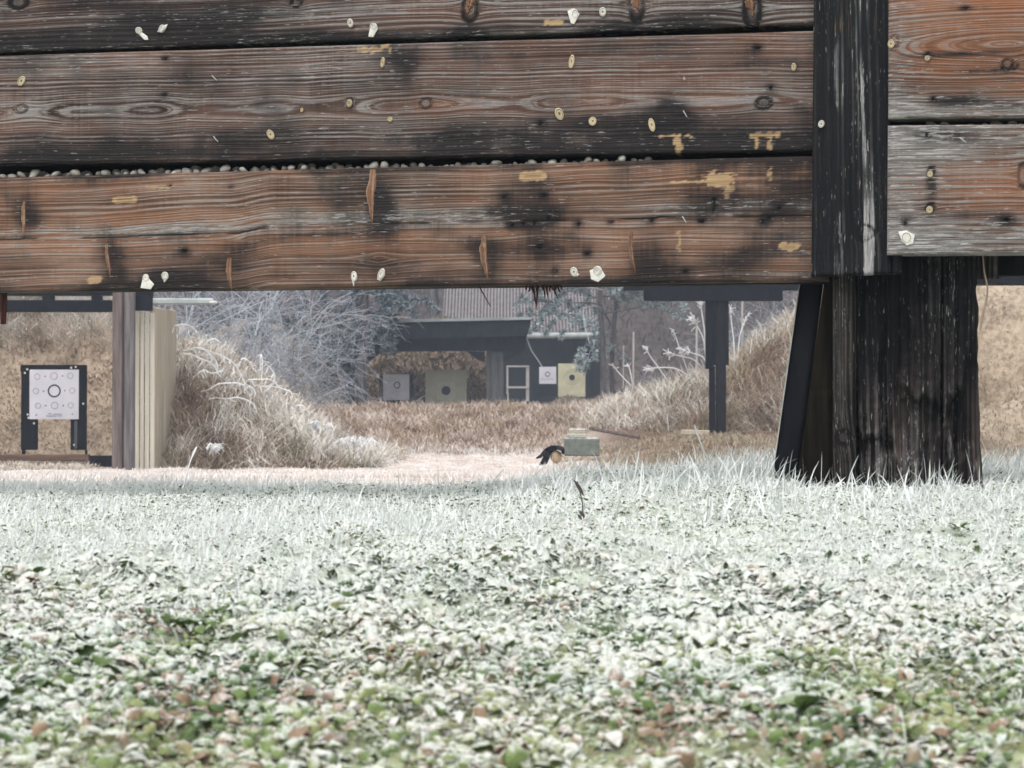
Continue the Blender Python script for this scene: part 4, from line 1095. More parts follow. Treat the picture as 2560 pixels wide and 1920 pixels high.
# short frosted grass on the lane behind the crest
x, y = wedge(54000, 5.0, 37, .30, .5, .9)
keep = (y < 34.3) & ~((x > .9) & (y > 19)) & ~((x < -1.9) & (y > 25.4)) & ~((x < -4.2) & (y > 25))
x, y = x[keep], y[keep]; n = len(x)
grass('frosted_grass', 'short frosted pinkish white grass on the lane beyond the lawn crest', M['lane_grass'], x, y, RNG.uniform(.02, .045, n) * (1 + .6 * (y > 30)), .0035 + .00045 * y, RNG.uniform(0, .6, n), RNG.uniform(0, 6.28, n), RNG.uniform(0, .4, n), 2)
# taller fringe at the foot of the berm
x = RNG.uniform(-3, 1.6, 1500); y = RNG.uniform(33.8, 35.2, 1500); n = len(x)
grass('frosted_grass', 'pale tufts of frosted grass at the foot of the brown berm', M['lane_grass'], x, y, RNG.uniform(.04, .15, n), np.full(n, .012), RNG.uniform(0, .5, n), RNG.uniform(0, 6.28, n), RNG.uniform(0, .4, n), 3)
# berm across the lane
x, y = scatter(42000, -5.4, 4.4, 34.6, 41.5); n = len(x)
grass('dry_grass', 'matted brown dry grass covering the low berm across the lane', M['berm_grass'], x, y, RNG.uniform(.06, .24, n), np.full(n, .012), RNG.uniform(.1, 1.0, n), RNG.uniform(0, 6.28, n), RNG.uniform(.1, .8, n), 3, f=tangle_f(x, y, 361), turn=1.2, r=tangle_r(x, y, 371))
# olive slope on the right in front of the post
x, y = scatter(34000, .5, 6.4, 15, 31.0); keep = x > .5 + RNG.random(len(x)) * .6; x, y = x[keep], y[keep]; n = len(x)
grass('dry_grass', 'short olive brown grass on the slope before the dark frame post', M['olive_grass'], x, y, RNG.uniform(.03, .10, n), .005 + .0003 * y, RNG.uniform(.1, .8, n), RNG.uniform(0, 6.28, n), RNG.uniform(0, .5, n), 2)
# right side berm, long tangled straw
x, y = scatter(34000, .8, 7, 30.0, 38.5); z0 = H(x, y); keep = (z0 > -.05 + .0 * x) & (x < 6.3 - .0 * y); x, y = x[keep], y[keep]; n = len(x)
grass('straw_grass', 'long tangled frosted straw grass on the side berm behind the dark post', M['straw'], x, y, *tangle(x, y, .10, .50, 301), 4, f=tangle_f(x, y, 311), turn=2.4, r=tangle_r(x, y, 321))
# left side berm
x, y = scatter(26000, -4.75, -1.7, 25.1, 31.5); n = len(x)
grass('straw_grass', 'long tangled frosted straw grass on the berm beside the pale boards', M['straw'], x, y, *tangle(x, y, .10, .46, 331), 4, f=tangle_f(x, y, 341), turn=2.4, r=tangle_r(x, y, 351))
# left bank and right bank litter
x, y = scatter(24000, -8.0, -4.7, 26.0, 30); 
dens = np.where(H(x, y) > 1.05, 1.0, .62); keep = RNG.random(len(x)) < dens; x, y = x[keep], y[keep]; n = len(x); hi = sst(.95, 1.4, H(x, y))
grass('bank_grass', 'dry grass and leaf litter on the earth bank behind the circle target', M['bank_grass'], x, y, RNG.uniform(.03, .09, n) + hi * RNG.uniform(.05, .22, n), RNG.uniform(.007, .016, n), RNG.uniform(.3, .9, n), RNG.normal(-1.57, .9, n), RNG.uniform(.2, .9, n), 3, f=.3 + .9 * hi + .8 * tangle_f(x, y, 381), r=tangle_r(x, y, 391))
x, y = scatter(6000, 5.2, 8.2, 23.3, 28); keep = RNG.random(len(x)) < .5; x, y = x[keep], y[keep]; n = len(x)
grass('bank_grass', 'sparse pale roots and straw on the sandy bank', M['bank_grass'], x, y, RNG.uniform(.03, .12, n), np.full(n, .012), RNG.uniform(.3, .9, n), RNG.uniform(0, 6.28, n), RNG.uniform(.2, .9, n), 3)
x = RNG.uniform(-7.2, -5.15, 2200); y = RNG.uniform(23.8, 25.0, 2200); n = len(x)
grass('straw_grass', 'straw tuft in front of the wooden sill beam', M['straw'], x, y, RNG.uniform(.03, .13, n), np.full(n, .011), RNG.uniform(.1, .8, n), RNG.uniform(0, 6.28, n), RNG.uniform(.2, .8, n), 3)
x = RNG.uniform(.15, 1.1, 700); y = RNG.uniform(20.9, 21.55, 700); n = len(x)
grass('frosted_grass', 'pale tufts growing round the greenish block and black rubber scrap', M['lane_grass'], x, y, RNG.uniform(.05, .17, n), np.full(n, .008), RNG.uniform(.0, .7, n), RNG.uniform(0, 6.28, n), RNG.uniform(.1, .7, n), 3, turn=1.0)
# clumps of thin upright stems in the lawn
cx = [(-.62, 3.0), (-.45, 3.1), (-.5, 3.5), (-.75, 3.3), (.1, 2.9), (.55, 3.2), (.9, 3.6), (-.2, 3.6), (-.35, 2.5), (.45, 2.6), (.78, 2.9), (-.95, 3.8)]
x = np.concatenate([RNG.normal(a, .07, 130) for a, b in cx]); y = np.concatenate([RNG.normal(b, .12, 130) for a, b in cx]); n = len(x)
grass('lawn_grass', 'clumps of thin upright rimed stems dotted over the lawn', M['crest_grass'], x, y, RNG.uniform(.03, .085, n), RNG.uniform(.0007, .0016, n), RNG.uniform(.0, .55, n), RNG.normal(.2, 1.2, n), RNG.uniform(0, .3, n), 4, f=RNG.uniform(.1, .9, n), turn=.4)
# leafy bank under the far shelter, mound by the building
x, y = scatter(15000, -6, -.2, 51, 56); n = len(x)
grass('leaf_litter', 'brown leaf litter on the bank under the shelter', M['bank_grass'], x, y, RNG.uniform(.10, .30, n), np.full(n, .05), RNG.uniform(.3, .9, n), RNG.uniform(0, 6.28, n), RNG.uniform(.2, .9, n), 2, f=np.full(n, .1))
x, y = scatter(14000, -.5, 4.5, 57, 64); n = len(x)
grass('dry_grass', 'olive grass on the small mound before the dark building', M['olive_grass'], x, y, RNG.uniform(.08, .22, n), np.full(n, .022), RNG.uniform(.2, .8, n), RNG.uniform(0, 6.28, n), RNG.uniform(.2, .7, n), 2)
# wooded slope litter
x, y = scatter(16000, -16, 20, 72, 108); n = len(x)
grass('forest_litter', 'dark brown twigs and leaf litter on the misty wooded slope', M['forest_litter'], x, y, RNG.uniform(.2, .7, n), np.full(n, .05), RNG.uniform(.2, .9, n), RNG.uniform(0, 6.28, n), RNG.uniform(.1, .6, n), 2, f=np.zeros(n))

# --- the lawn in front
def leaf_arrays(x, y, z, L, Wd, yaw, pitch, roll, cup, bend, f, r, st=4):
    n = len(x)
    ss = np.linspace(0, 1, st)
    wp = {4: [.30, 1.0, .92, .18], 3: [.35, 1.0, .25], 7: [.12, .55, .9, 1.0, .88, .55, .08]}[st]
    P = np.zeros((n, st, 3, 3)); E = np.zeros((n, st, 3))
    for i_, s in enumerate(ss):
        for j, t in enumerate((-1, 0, 1)):
            P[:, i_, j, 0] = (s - .25) * L
            P[:, i_, j, 1] = t * wp[i_] * Wd * .5
            P[:, i_, j, 2] = cup * Wd * (abs(t) - .5) * wp[i_] - bend * L * (s - .35) ** 2
            E[:, i_, j] = 1.0 if (abs(t) == 1 or s == 1) else 0.0
    cr, sr = np.cos(roll), np.sin(roll)
    Y1 = P[..., 1] * cr[:, None, None] - P[..., 2] * sr[:, None, None]; Z1 = P[..., 1] * sr[:, None, None] + P[..., 2] * cr[:, None, None]; X1 = P[..., 0]
    cp, sp = np.cos(pitch), np.sin(pitch)
    X2 = X1 * cp[:, None, None] - Z1 * sp[:, None, None]; Z2 = X1 * sp[:, None, None] + Z1 * cp[:, None, None]
    cy_, sy_ = np.cos(yaw), np.sin(yaw)
    X3 = X2 * cy_[:, None, None] - Y1 * sy_[:, None, None]; Y3 = X2 * sy_[:, None, None] + Y1 * cy_[:, None, None]
    V = np.stack([X3 + x[:, None, None], Y3 + y[:, None, None], Z2 + z[:, None, None]], -1).reshape(-1, 3)
    q = []
    for i_ in range(st - 1):
        for j in range(2):
            a = i_ * 3 + j; q.append((a, a + 3, a + 4, a + 1))
    Fc = (np.arange(n)[:, None, None] * (st * 3) + np.array(q)[None]).reshape(-1, 4)
    k = st * 3
    return V, Fc, {'e': E.reshape(-1), 'f': np.repeat(f, k), 'r': np.repeat(r, k)}

def lawn_frost(x, y):
    """how much rime lies on the plants here, and how brown they are"""
    a = .36 + .56 * sst(1.7, 2.55, y) + .26 * sst(2.5, 3.2, y) + .95 * (fbm(x * 3.6, y * 2.2, 201) - .5) + .45 * (fbm(x * 17, y * 9, 202) - .5)
    for (px, py, rx, ry, amt) in LAWN_SPOTS:
        a = a - amt * np.exp(-((x - px) / rx) ** 2 - ((y - py) / ry) ** 2)
    return np.clip(a, .02, 1.35)
def ground_at(px, py):
    """where a photo ray meets the lawn"""
    lo = 1.0
    for d in np.arange(1.3, 5.6, .004):
        p = at(px, py, d)
        if p.z <= float(H(p.x, d)) + .012: return p.x, d
    return p.x, d
LAWN_SPOTS = []
for (x, y, rx, amt) in ((410, 1345, 75, .6), (60, 1235, 70, .5), (1170, 1255, 40, .4), (980, 1120, 16, .4), (640, 1420, 60, .4), (520, 1520, 60, .45), (1300, 1360, 90, .25), (1800, 1420, 110, .30), (1980, 1500, 130, .35), (1750, 1600, 120, .40), (1450, 1590, 120, .3), (1250, 1240, 40, .3), (2080, 1140, 60, .3), (1150, 1445, 60, .4), (980, 1470, 70, .3), (840, 1430, 60, .35), (300, 1440, 40, .4), (1700, 1160, 40, .2), (60, 1600, 60, .3)):
    gx, gy = ground_at(x * K, y * K); sc_ = rx * K * gy / F
    LAWN_SPOTS.append((gx, gy, sc_, sc_ * 1.9, amt * 1.25))
def pad_arrays(x, y, z, L, Wd, hh, yaw, pitch, roll, f, r, rings):
    """thick rimed leaves: small domes with an uneven outline"""
    n = len(x); k = 5
    a = np.arange(k) * 2 * np.pi / k
    P = [np.stack([0 * L, 0 * L, hh * RNG.uniform(.75, 1.05, n)], -1)[:, None]]; E = [np.zeros((n, 1))]
    for q in range(rings):
        rr = (.58 * RNG.uniform(.75, 1.2, (n, k))) if (rings == 2 and q == 0) else RNG.uniform(.55, 1.35, (n, k))
        zz = (hh[:, None] * RNG.uniform(.60, .95, (n, k))) if (rings == 2 and q == 0) else hh[:, None] * RNG.uniform(-.75, .35, (n, k))
        P.append(np.stack([.5 * L[:, None] * rr * np.cos(a), .5 * Wd[:, None] * rr * np.sin(a), zz], -1)); E.append(np.full((n, k), 0.0 if (rings == 2 and q == 0) else -1.0))
    P = np.concatenate(P, 1); E = np.concatenate(E, 1); nv = P.shape[1]
    def rot(A, B, ang): return A * np.cos(ang)[:, None] - B * np.sin(ang)[:, None], A * np.sin(ang)[:, None] + B * np.cos(ang)[:, None]
    X_, Y_, Z_ = P[..., 0], P[..., 1], P[..., 2]
    Y_, Z_ = rot(Y_, Z_, roll); X_, Z_ = rot(X_, Z_, pitch); X_, Y_ = rot(X_, Y_, yaw)
    V = np.stack([X_ + x[:, None], Y_ + y[:, None], Z_ + z[:, None]], -1).reshape(-1, 3)
    tri = [(0, 1 + i_, 1 + (i_ + 1) % k) for i_ in range(k)]
    if rings == 2:
        for i_ in range(k):
            p, q = 1 + i_, 1 + (i_ + 1) % k; tri += [(p, p + k, q + k), (p, q + k, q)]
    Fc = (np.arange(n)[:, None, None] * nv + np.array(tri)[None]).reshape(-1, 3)
    return V, Fc, {'e': E.reshape(-1), 'f': np.repeat(f, nv), 'r': np.repeat(r, nv)}

def lawn_leaves(name, label, n, y0, y1, Lr, Wr, rings, hmax, browns, flat=False):
    x, y = wedge(n, y0, y1, .275, .34, .8)
    cl = fbm(x * 16, y * 12, 210, 3)
    keep = RNG.random(n) < .35 + 1.0 * cl
    x, y, cl = x[keep], y[keep], cl[keep]; n = len(x)
    z = H(x, y) + .002 + (RNG.random(n) ** 1.4) * hmax * (.15 + 1.7 * sst(.25, .75, cl))
    fr_ = lawn_frost(x, y) + RNG.normal(0, .12, n)
    bro = sst(.46, .66, fbm(x * 7, y * 5, 215)) * .7 + .30 * sst(2.1, 1.6, y)
    r = np.where(RNG.random(n) < .05 + browns * bro, RNG.uniform(.70, 1, n), np.clip(RNG.normal(.34, .12, n) + 1.3 * (fbm(x * 8, y * 6, 216) - .5), 0, .66))
    L = (Lr[0] + (Lr[1] - Lr[0]) * RNG.random(n) ** 2.1) * (.6 + .8 * fbm(x * 9, y * 7, 217)); Wd = L * RNG.uniform(*Wr, n)
    if flat:
        V, Fc, A_ = leaf_arrays(x, y, z, L, Wd, RNG.uniform(0, 6.28, n), np.clip(RNG.normal(.2, .35, n), -.5, .9), RNG.normal(0, .35, n), RNG.uniform(-.9, .2, n), RNG.uniform(.3, 1.3, n), fr_ + .02, r, 4)
    else:
        V, Fc, A_ = pad_arrays(x, y, z, L, Wd, Wd * RNG.uniform(.30, .75, n), RNG.normal(.1, .9, n) + np.pi * RNG.integers(0, 2, n), RNG.normal(0, .35, n), RNG.normal(0, .35, n), fr_, r, rings)
    tag(link(name, mesh_from(name, V, Fc, A_), M['leaf']), label, 'plants', kind='stuff')
lawn_leaves('lawn_leaves', 'small thick rimed leaves carpeting the front of the lawn', 34000, 1.42, 2.7, (.0055, .0240), (.30, .75), 2, .014, .55)
lawn_leaves('lawn_leaves', 'curled thin leaves scattered through the front of the lawn', 20000, 1.42, 3.0, (.008, .026), (.28, .6), 0, .014, .5, True)
lawn_leaves('lawn_leaves', 'fine rimed leaves carpeting the middle of the lawn', 66000, 2.6, 4.9, (.0055, .0130), (.40, .85), 1, .009, .3)
lawn_leaves('lawn_leaves', 'low rimed leaves along the crest of the lawn', 34000, 4.4, 6.3, (.0070, .0150), (.40, .85), 1, .009, .2)
# grass blades in the lawn: few in front, many towards the crest
x, y = wedge(32000, 1.45, 3.2, .275, .2, .8); n = len(x); fr_ = lawn_frost(x, y)
grass('lawn_grass', 'scattered flat grass blades among the leaves at the front of the lawn', M['crest_grass'], x, y, RNG.uniform(.008, .030, n), RNG.uniform(.0006, .0016, n), RNG.uniform(.2, 1.3, n), RNG.uniform(0, 6.28, n), RNG.uniform(.1, .9, n), 3, f=fr_ - .30, zoff=RNG.uniform(0, .016, n))
x, y = wedge(70000, 2.5, 5.9, .275, .36, .72); n = len(x)
tall = sst(.42, .66, fbm(x * 2.6, y * 2.2, 220)) * (.45 + .55 * sst(-.3, .5, x)); hgt = RNG.uniform(.018, .045, n) + tall * RNG.uniform(0, .085, n) * sst(2.9, 3.9, y)
grass('lawn_grass', 'dense white rimed grass blades on the lawn crest', M['crest_grass'], x, y, hgt, RNG.uniform(.0010, .0024, n), RNG.uniform(.05, 1.0, n), RNG.normal(.3, 1.7, n), RNG.uniform(0, .8, n), 3, f=lawn_frost(x, y) + .1)
x, y = wedge(1500, 1.5, 4.2, .275, .2, .8); n = len(x)
grass('dry_straws', 'thin frosted straws lying across the lawn', M['crest_grass'], x, y, RNG.uniform(.02, .07, n), RNG.uniform(.0007, .0014, n), RNG.uniform(.9, 1.5, n), RNG.normal(.3, 1.0, n), RNG.uniform(-.1, .35, n), 5, f=RNG.uniform(.2, 1, n), turn=.5, zoff=.020)
# clump of stiff blades round the foot of the timber support
x = RNG.uniform(-.5, 1.7, 7000); y = RNG.uniform(3.5, 5.0, 7000); keep = RNG.random(7000) < 1.2 * sst(-.2, .6, x) * sst(.35, .6, fbm(x * 5, y * 5, 230)) + .08; x, y = x[keep], y[keep]; n = len(x)
grass('lawn_grass', 'stiff rimed grass blades standing in front of the timber support', M['crest_grass'], x, y, RNG.uniform(.035, .100, n), RNG.uniform(.0016, .0036, n), RNG.uniform(.0, .9, n), RNG.uniform(-2, 2.4, n), RNG.uniform(0, .5, n), 4, f=RNG.uniform(.1, 1, n), turn=1.0)

# single plants worth their own object
def rosette(x, y, label, n, L, Wd, f, r, up=.6, seed=0):
    gx, gy = ground_at(x * K, y * K); gz = float(H(gx, gy))
    t = thing('broadleaf_plant', label, 'plant', (gx, gy, gz), 0, None)
    rs2 = np.random.default_rng(seed)
    for k in range(n):
        one = lambda v: np.array([v])
        l_ = L * rs2.uniform(.7, 1.1)
        V, Fc, A_ = leaf_arrays(one(0.), one(0.), one(.012), one(l_), one(l_ * Wd * rs2.uniform(.85, 1.15)), one(k * 6.283 / n + rs2.uniform(-.3, .3)), one(rs2.uniform(.1, up)), one(rs2.uniform(-.3, .3)), one(rs2.uniform(.15, .45)), one(rs2.uniform(.2, .9)), one(f + rs2.uniform(-.1, .1)), one(r + rs2.uniform(-.06, .06)), 7)
        V[:, :2] += .006 * np.array([math.cos(k * 6.283 / n), math.sin(k * 6.283 / n)])
        link('leaf', mesh_from('leaf', V, Fc, A_), M['leaf'], t)
rosette(1778, 1600, 'plant with one broad upright green leaf at the lower edge of the lawn', 7, .034, .5, .18, .22, 1.1, 1)
rosette(1905, 1545, 'broad pale green leaf plant in the brown litter, lower right', 5, .030, .75, .15, .42, .9, 2)
rosette(1730, 1525, 'green ruffled-leaf plant above the broad upright leaf', 6, .032, .7, .10, .36, .8, 3)
rosette(405, 1348, 'dark green leafy plant nearly free of frost, left of centre lawn', 9, .030, .5, .16, .15, .6, 4)
rosette(70, 1235, 'dark green clump at the left edge of the frosty lawn', 8, .030, .4, .45, .2, .8, 5)
rosette(540, 1535, 'bluish green leaf clump with white stalk in the lower left lawn', 6, .034, .55, .12, .20, .8, 6)
rosette(1480, 1540, 'light green leaf pair beside grey pebbly leaves, lower middle right', 4, .030, .5, .12, .46, .9, 7)
rosette(1165, 1440, 'mid green leaf clump in the centre of the lower lawn', 6, .030, .6, .16, .30, .7, 8)
rosette(2070, 1140, 'green tuft below the right end of the timber support', 8, .024, .3, .6, .25, 1.0, 9)
rosette(640, 1425, 'flat green leaves in the lower left of the lawn', 5, .034, .6, .15, .28, .6, 10)
def fallen(x, y, label, L, r, seed):
    gx, gy = ground_at(x * K, y * K); gz = float(H(gx, gy)); one = lambda v: np.array([float(v)]); q = np.random.default_rng(seed)
    V, Fc, A_ = leaf_arrays(one(0), one(0), one(0), one(L), one(L * .62), one(q.uniform(0, 6)), one(q.uniform(-.1, .5)), one(q.uniform(-.4, .4)), one(q.uniform(-.4, .5)), one(.6), one(.40), one(r), 7)
    o = link('fallen_leaf', mesh_from('fallen_leaf', V, Fc, A_), M['leaf'], None, (gx, gy, gz + .014)); tag(o, label, 'leaf')
fallen(290, 1440, 'reddish brown fallen leaf in the lower left of the lawn', .030, .92, 1)
fallen(1375, 1352, 'brown curled leaf in the middle right of the lawn', .030, .86, 2)
fallen(1118, 1452, 'small orange fallen leaf below the lawn centre', .016, .88, 3)
fallen(1590, 1515, 'brown leaf stub between green leaves, lower right', .026, .98, 4)
fallen(1900, 1500, 'dark red-brown leaf near the right lower lawn', .030, .96, 5)
fallen(245, 1310, 'tan dead leaf left of the dark green plant', .050, .82, 6)
fallen(10, 1375, 'pale tan leaf at the left edge of the lawn', .030, .84, 7)
fallen(1330, 1605, 'brown leaf near the bottom edge, right of middle', .026, .94, 8)
# dark withered stalk standing in the lawn
gx, gy = ground_at(1258 * K, 1120 * K); gz = float(H(gx, gy))
ws = thing('withered_stalk', 'dark withered leaf on a thin stalk standing in the white lawn', 'stalk', (gx, gy, gz))
q = [at(x * K, y * K, gy) for x, y in ((1261, 1122), (1259, 1105), (1258, 1085), (1252, 1060), (1247, 1040))]
tube_obj('stem', ws, M['darktwig'], [spline(q, 12)], [np.full(13, .0013)], 5)
for (xa, ya, xb, yb, wd) in ((1245, 1045, 1268, 1080, .008), (1253, 1106, 1268, 1122, .008), (1250, 1114, 1260, 1126, .006)):
    a, b = at(xa * K, ya * K, gy), at(xb * K, yb * K, gy)
    dv_ = b - a; one = lambda v: np.array([float(v)])
    V, Fc, A_ = leaf_arrays(one(a.x - gx), one(0), one(a.z - gz), one(dv_.length), one(wd), one(0), one(math.atan2(dv_.z, dv_.x)), one(1.2), one(.3), one(.2), one(-.6), one(.99), 7)
    link('withered_leaf', mesh_from('withered_leaf', V, Fc, A_), M['darktwig'], ws)
# tall single rimed stalks at the crest
for (x0, y0, x1, y1, x2, y2, r_, d, lab) in ((1545, 1005, 1517, 965, 1500, 918, .0030, 4.6, 'tall rimed seed stalk rising left of the timber support'), (395, 1030, 410, 1000, 425, 965, .0030, 4.5, 'slanting rimed stalk before the pale board wall'), (1620, 1005, 1648, 985, 1668, 968, .0026, 4.6, 'slim rimed stalk leaning right beside the leaning strut')):
    p = [at(x0 * K, y0 * K + 30, d), at(x1 * K, y1 * K, d), at(x2 * K, y2 * K, d)]
    t = thing('rimed_stalk', lab, 'stalk', p[0])
    c_ = spline(p, 14)
    tube_obj('stem', t, M['rime'], [c_], [np.interp(np.linspace(0, 1, len(c_)), [0, .6, .85, 1], [r_ * .5, r_ * .55, r_, r_ * .5])], 6)

# ------------------------------------------------------------------ shrubs and trees
def branch_tree(rs, start, dirn, length, rad0, depth, paths, radii, droop=0., spread=.7, nkids=4, wig=.18):
    n = 5 if depth > 0 else 4
    p = np.array(start, float); d = np.array(dirn, float); P = [p.copy()]
    for k in range(n):
        d = d + rs.normal(0, wig, 3) + np.array([0, 0, -droop]); d /= np.linalg.norm(d)
        p = p + d * length / n; P.append(p.copy())
    P = np.array(P); paths.append(P); radii.append(np.linspace(rad0, rad0 * .55, n + 1))
    if depth == 0: return
    for k in range(nkids):
        t = rs.uniform(.25, 1.0); i_ = min(int(t * n), n - 1)
        q = P[i_] + (P[i_ + 1] - P[i_]) * (t * n - i_)
        dd = (P[i_ + 1] - P[i_]); dd /= np.linalg.norm(dd)
        nd = dd + rs.normal(0, spread, 3); nd /= np.linalg.norm(nd)
        branch_tree(rs, q, nd, length * rs.uniform(.45, .75), rad0 * .62, depth - 1, paths, radii, droop, spread, nkids, wig)

def make_bush(seed, height, radius, stems, depth=3, nk=4, droop=.06, r0=.016):
    rs = np.random.default_rng(seed); paths, radii = [], []
    for k in range(stems):
        a = rs.uniform(0, 6.28); q = rs.uniform(0, radius * .35)
        branch_tree(rs, (q * math.cos(a), q * math.sin(a), -.1), (math.cos(a) * .6 * radius / height * 1.6, math.sin(a) * .6 * radius / height * 1.6, 1), height * rs.uniform(.45, .75), r0, depth, paths, radii, droop, .75, nk, .2)
    V, Fq, T, R = tubes(paths, radii, 3)
    # rime gathers towards the thin outer twigs
    return mesh_from('branches', V, Fq, {'t': T * .5 + .5 * np.clip(V[:, 2] / height, 0, 1), 'r': R})
BUSH = [make_bush(300 + k, 3.4, 1.7, 9, 3, 4) for k in range(4)]
spots = [(-6.6, 37.5, .95, 'frosted thicket shrub directly behind the pale board wall'), (-5.9, 39, 1.05, 'frosted thicket shrub behind the straw berm, second from the pale boards'), (-5.3, 38.0, .8, 'low frosted shrub above the arching brambles'), (-5.0, 41.5, 1.0, 'frosted shrub in the middle of the thicket'), (-5.4, 43.6, .95, 'frosted shrub reaching towards the dark shelter brace'), (-6.3, 43, 1.3, 'tall frosted shrub at the back of the thicket'), (-4.5, 44.5, .5, 'low frosted shrub beside the dark shelter brace'), (-7.6, 41, 1.3, 'frosted shrub above the grey rail'), (-6.4, 46.5, 1.3, 'tall frosted shrub over the left end of the shelter roof')]
for k, (x, y, s_, lab) in enumerate(spots):
    t = thing('frosted_shrub', lab, 'shrub', (x, y, float(H(x, y))), k * 1.7, 'frosted shrubs of the thicket')
    o = link('branches', BUSH[k % 4], M['twig'], t); o.scale = (s_, s_, s_)
# dark evergreen patch inside the thicket
def needle_cloud(seed, paths, per, size, wid, flat=.5):
    rs = np.random.default_rng(seed); C = []
    for P in paths:
        n = max(1, int(per * np.linalg.norm(P[-1] - P[0])))
        t = rs.random(n); i_ = np.minimum((t * (len(P) - 1)).astype(int), len(P) - 2); u_ = t * (len(P) - 1) - i_
        C.append(P[i_] + (P[i_ + 1] - P[i_]) * u_[:, None])
    C = np.concatenate(C); n = len(C)
    D_ = rs.normal(0, 1, (n, 3)); D_[:, 2] = D_[:, 2] * flat; D_ /= np.linalg.norm(D_, axis=1, keepdims=True)
    S3 = np.cross(D_, rs.normal(0, 1, (n, 3))); S3 /= np.linalg.norm(S3, axis=1, keepdims=True) + 1e-9
    L = rs.uniform(.6, 1.2, (n, 1)) * size
    V = np.stack([C - S3 * wid, C + S3 * wid, C + D_ * L + S3 * wid * .4, C + D_ * L - S3 * wid * .4], 1).reshape(-1, 3)
    Fq = np.arange(4 * n).reshape(n, 4)
    return V, Fq, np.repeat(rs.random(n), 4)

def conifer(name, label, cat, px, d, trunk_h, zlow, spread, seed, mat, per, size, wid, nb, droop, r_trunk=.14, kind='spruce', dirbias=0.0, tuft=False):
    b = at(px, 960, d); gz = float(H(b.x, d))
    t = thing(name, label, cat, (b.x, d, gz))
    rs = np.random.default_rng(seed)
    tr = np.array([(rs.normal(0, .05), rs.normal(0, .05), z_) for z_ in np.linspace(-.2, trunk_h, 8)])
    V, Fq, T, R = tubes([tr], [np.linspace(r_trunk, r_trunk * .45, 8)], 8)
    link('trunk', mesh_from('trunk', V, Fq, {'t': T * .2, 'r': R}), M['bark'], t)
    paths, radii = [], []
    for k in range(nb):
        z_ = rs.uniform(zlow, trunk_h); a = rs.uniform(0, 6.28) + dirbias
        Lb = spread * (1.05 - .55 * (z_ - zlow) / max(.1, trunk_h - zlow)) * rs.uniform(.65, 1.1)
        branch_tree(rs, (0, 0, z_), (math.cos(a), math.sin(a), .12), Lb, .03, 2 if tuft else 1, paths, radii, droop, .55, 5 if not tuft else 3, .12)
    V, Fq, T, R = tubes(paths, radii, 3)
    link('branches', mesh_from('branches', V, Fq, {'t': T * .5, 'r': R}), M['twig'] if tuft else M['darktwig'], t)
    use = [P[2:] if tuft else P for P in (paths if not tuft else [p for p in paths if np.linalg.norm(p[-1] - p[0]) < spread * .62])]
    V, Fq, R = needle_cloud(seed + 1, use, per, size, wid, .8)
    crown = link('crown', mesh_from('crown', V, Fq, {'r': R}, smooth=False), mat, t)
    return t
conifer('spruce_tree', 'grey-green spruce standing among the frosted thicket shrubs', 'tree', 665, 46, 7, 2.2, 2.0, 401, M['spruce'], 60, .16, .02, 30, .10)
conifer('spruce_tree', 'dim grey spruce with branches hanging over the shelter roof', 'tree', 915, 48.4, 7, 2.2, 1.35, 402, M['spruce'], 150, .15, .018, 38, .28)
conifer('spruce_tree', 'dim grey spruce behind the shelter roof, right of the hanging spruce', 'tree', 1085, 57, 8, 3.4, 1.6, 403, M['spruce'], 60, .16, .02, 34, .16)
conifer('pine_tree', 'frosted pine with tufted branches over the end of the tiled roof', 'tree', 1506, 60.5, 6.2, 3.05, 2.5, 404, M['needles'], 200, .15, .020, 34, .02, .10, 'pine', 0, True)
conifer('pine_tree', 'frosted pine with tufted branches left of the dark cross beam', 'tree', 1535, 64, 6.6, 3.8, 1.5, 405, M['needles'], 200, .15, .020, 22, .02, .10, 'pine', 0, True)

# bare trees on the misty slope
def bare_tree(seed, h):
    rs = np.random.default_rng(seed); paths, radii = [], []
    tr = [np.array((0, 0, -.3))]
    for k in range(9): tr.append(tr[-1] + np.array((rs.normal(0, .06), rs.normal(0, .06), h / 9)))
    tr = np.array(tr); V, Fq, T, R = tubes([tr], [np.linspace(.13, .05, 10)], 7)
    trunk = mesh_from('trunk', V, Fq, {'t': T * .2, 'r': R}); trunk.materials.append(M['bark'])
    for k in range(16):
        i_ = rs.integers(2, 9); a = rs.uniform(0, 6.28)
        branch_tree(rs, tr[i_], (math.cos(a), math.sin(a), .7), rs.uniform(.8, 1.8), .022, 2, paths, radii, .0, .6, 4, .16)
    V, Fq, T, R = tubes(paths, radii, 3)
    br = mesh_from('branches', V, Fq, {'t': T * .7 + .1, 'r': R}); br.materials.append(M['greytwig'])
    return trunk, br
BT = [bare_tree(500 + k, 8.5) for k in range(4)]
TREES = [(1120, 80), (1165, 84), (1182, 79), (1215, 86), (1228, 80), (1150, 92), (1835, 86), (1915, 84), (1955, 88), (860, 82), (800, 88), (740, 84), (680, 90), (620, 85), (560, 92), (500, 86), (440, 84), (950, 90), (1020, 86), (1070, 94), (1300, 96), (1400, 98), (1480, 94), (2480, 90), (2100, 92), (300, 90), (150, 94)]
for k, (px, d) in enumerate(TREES):
    b = at(px, 960, d)
    t = thing('bare_tree', 'bare frosty deciduous tree in the misty wood on the slope', 'tree', (b.x, d, float(H(b.x, d))), k * 1.3, 'bare trees of the misty wood')
    for me, nm in zip(BT[k % 4], ('trunk', 'branches')): link(nm, me, None, t)

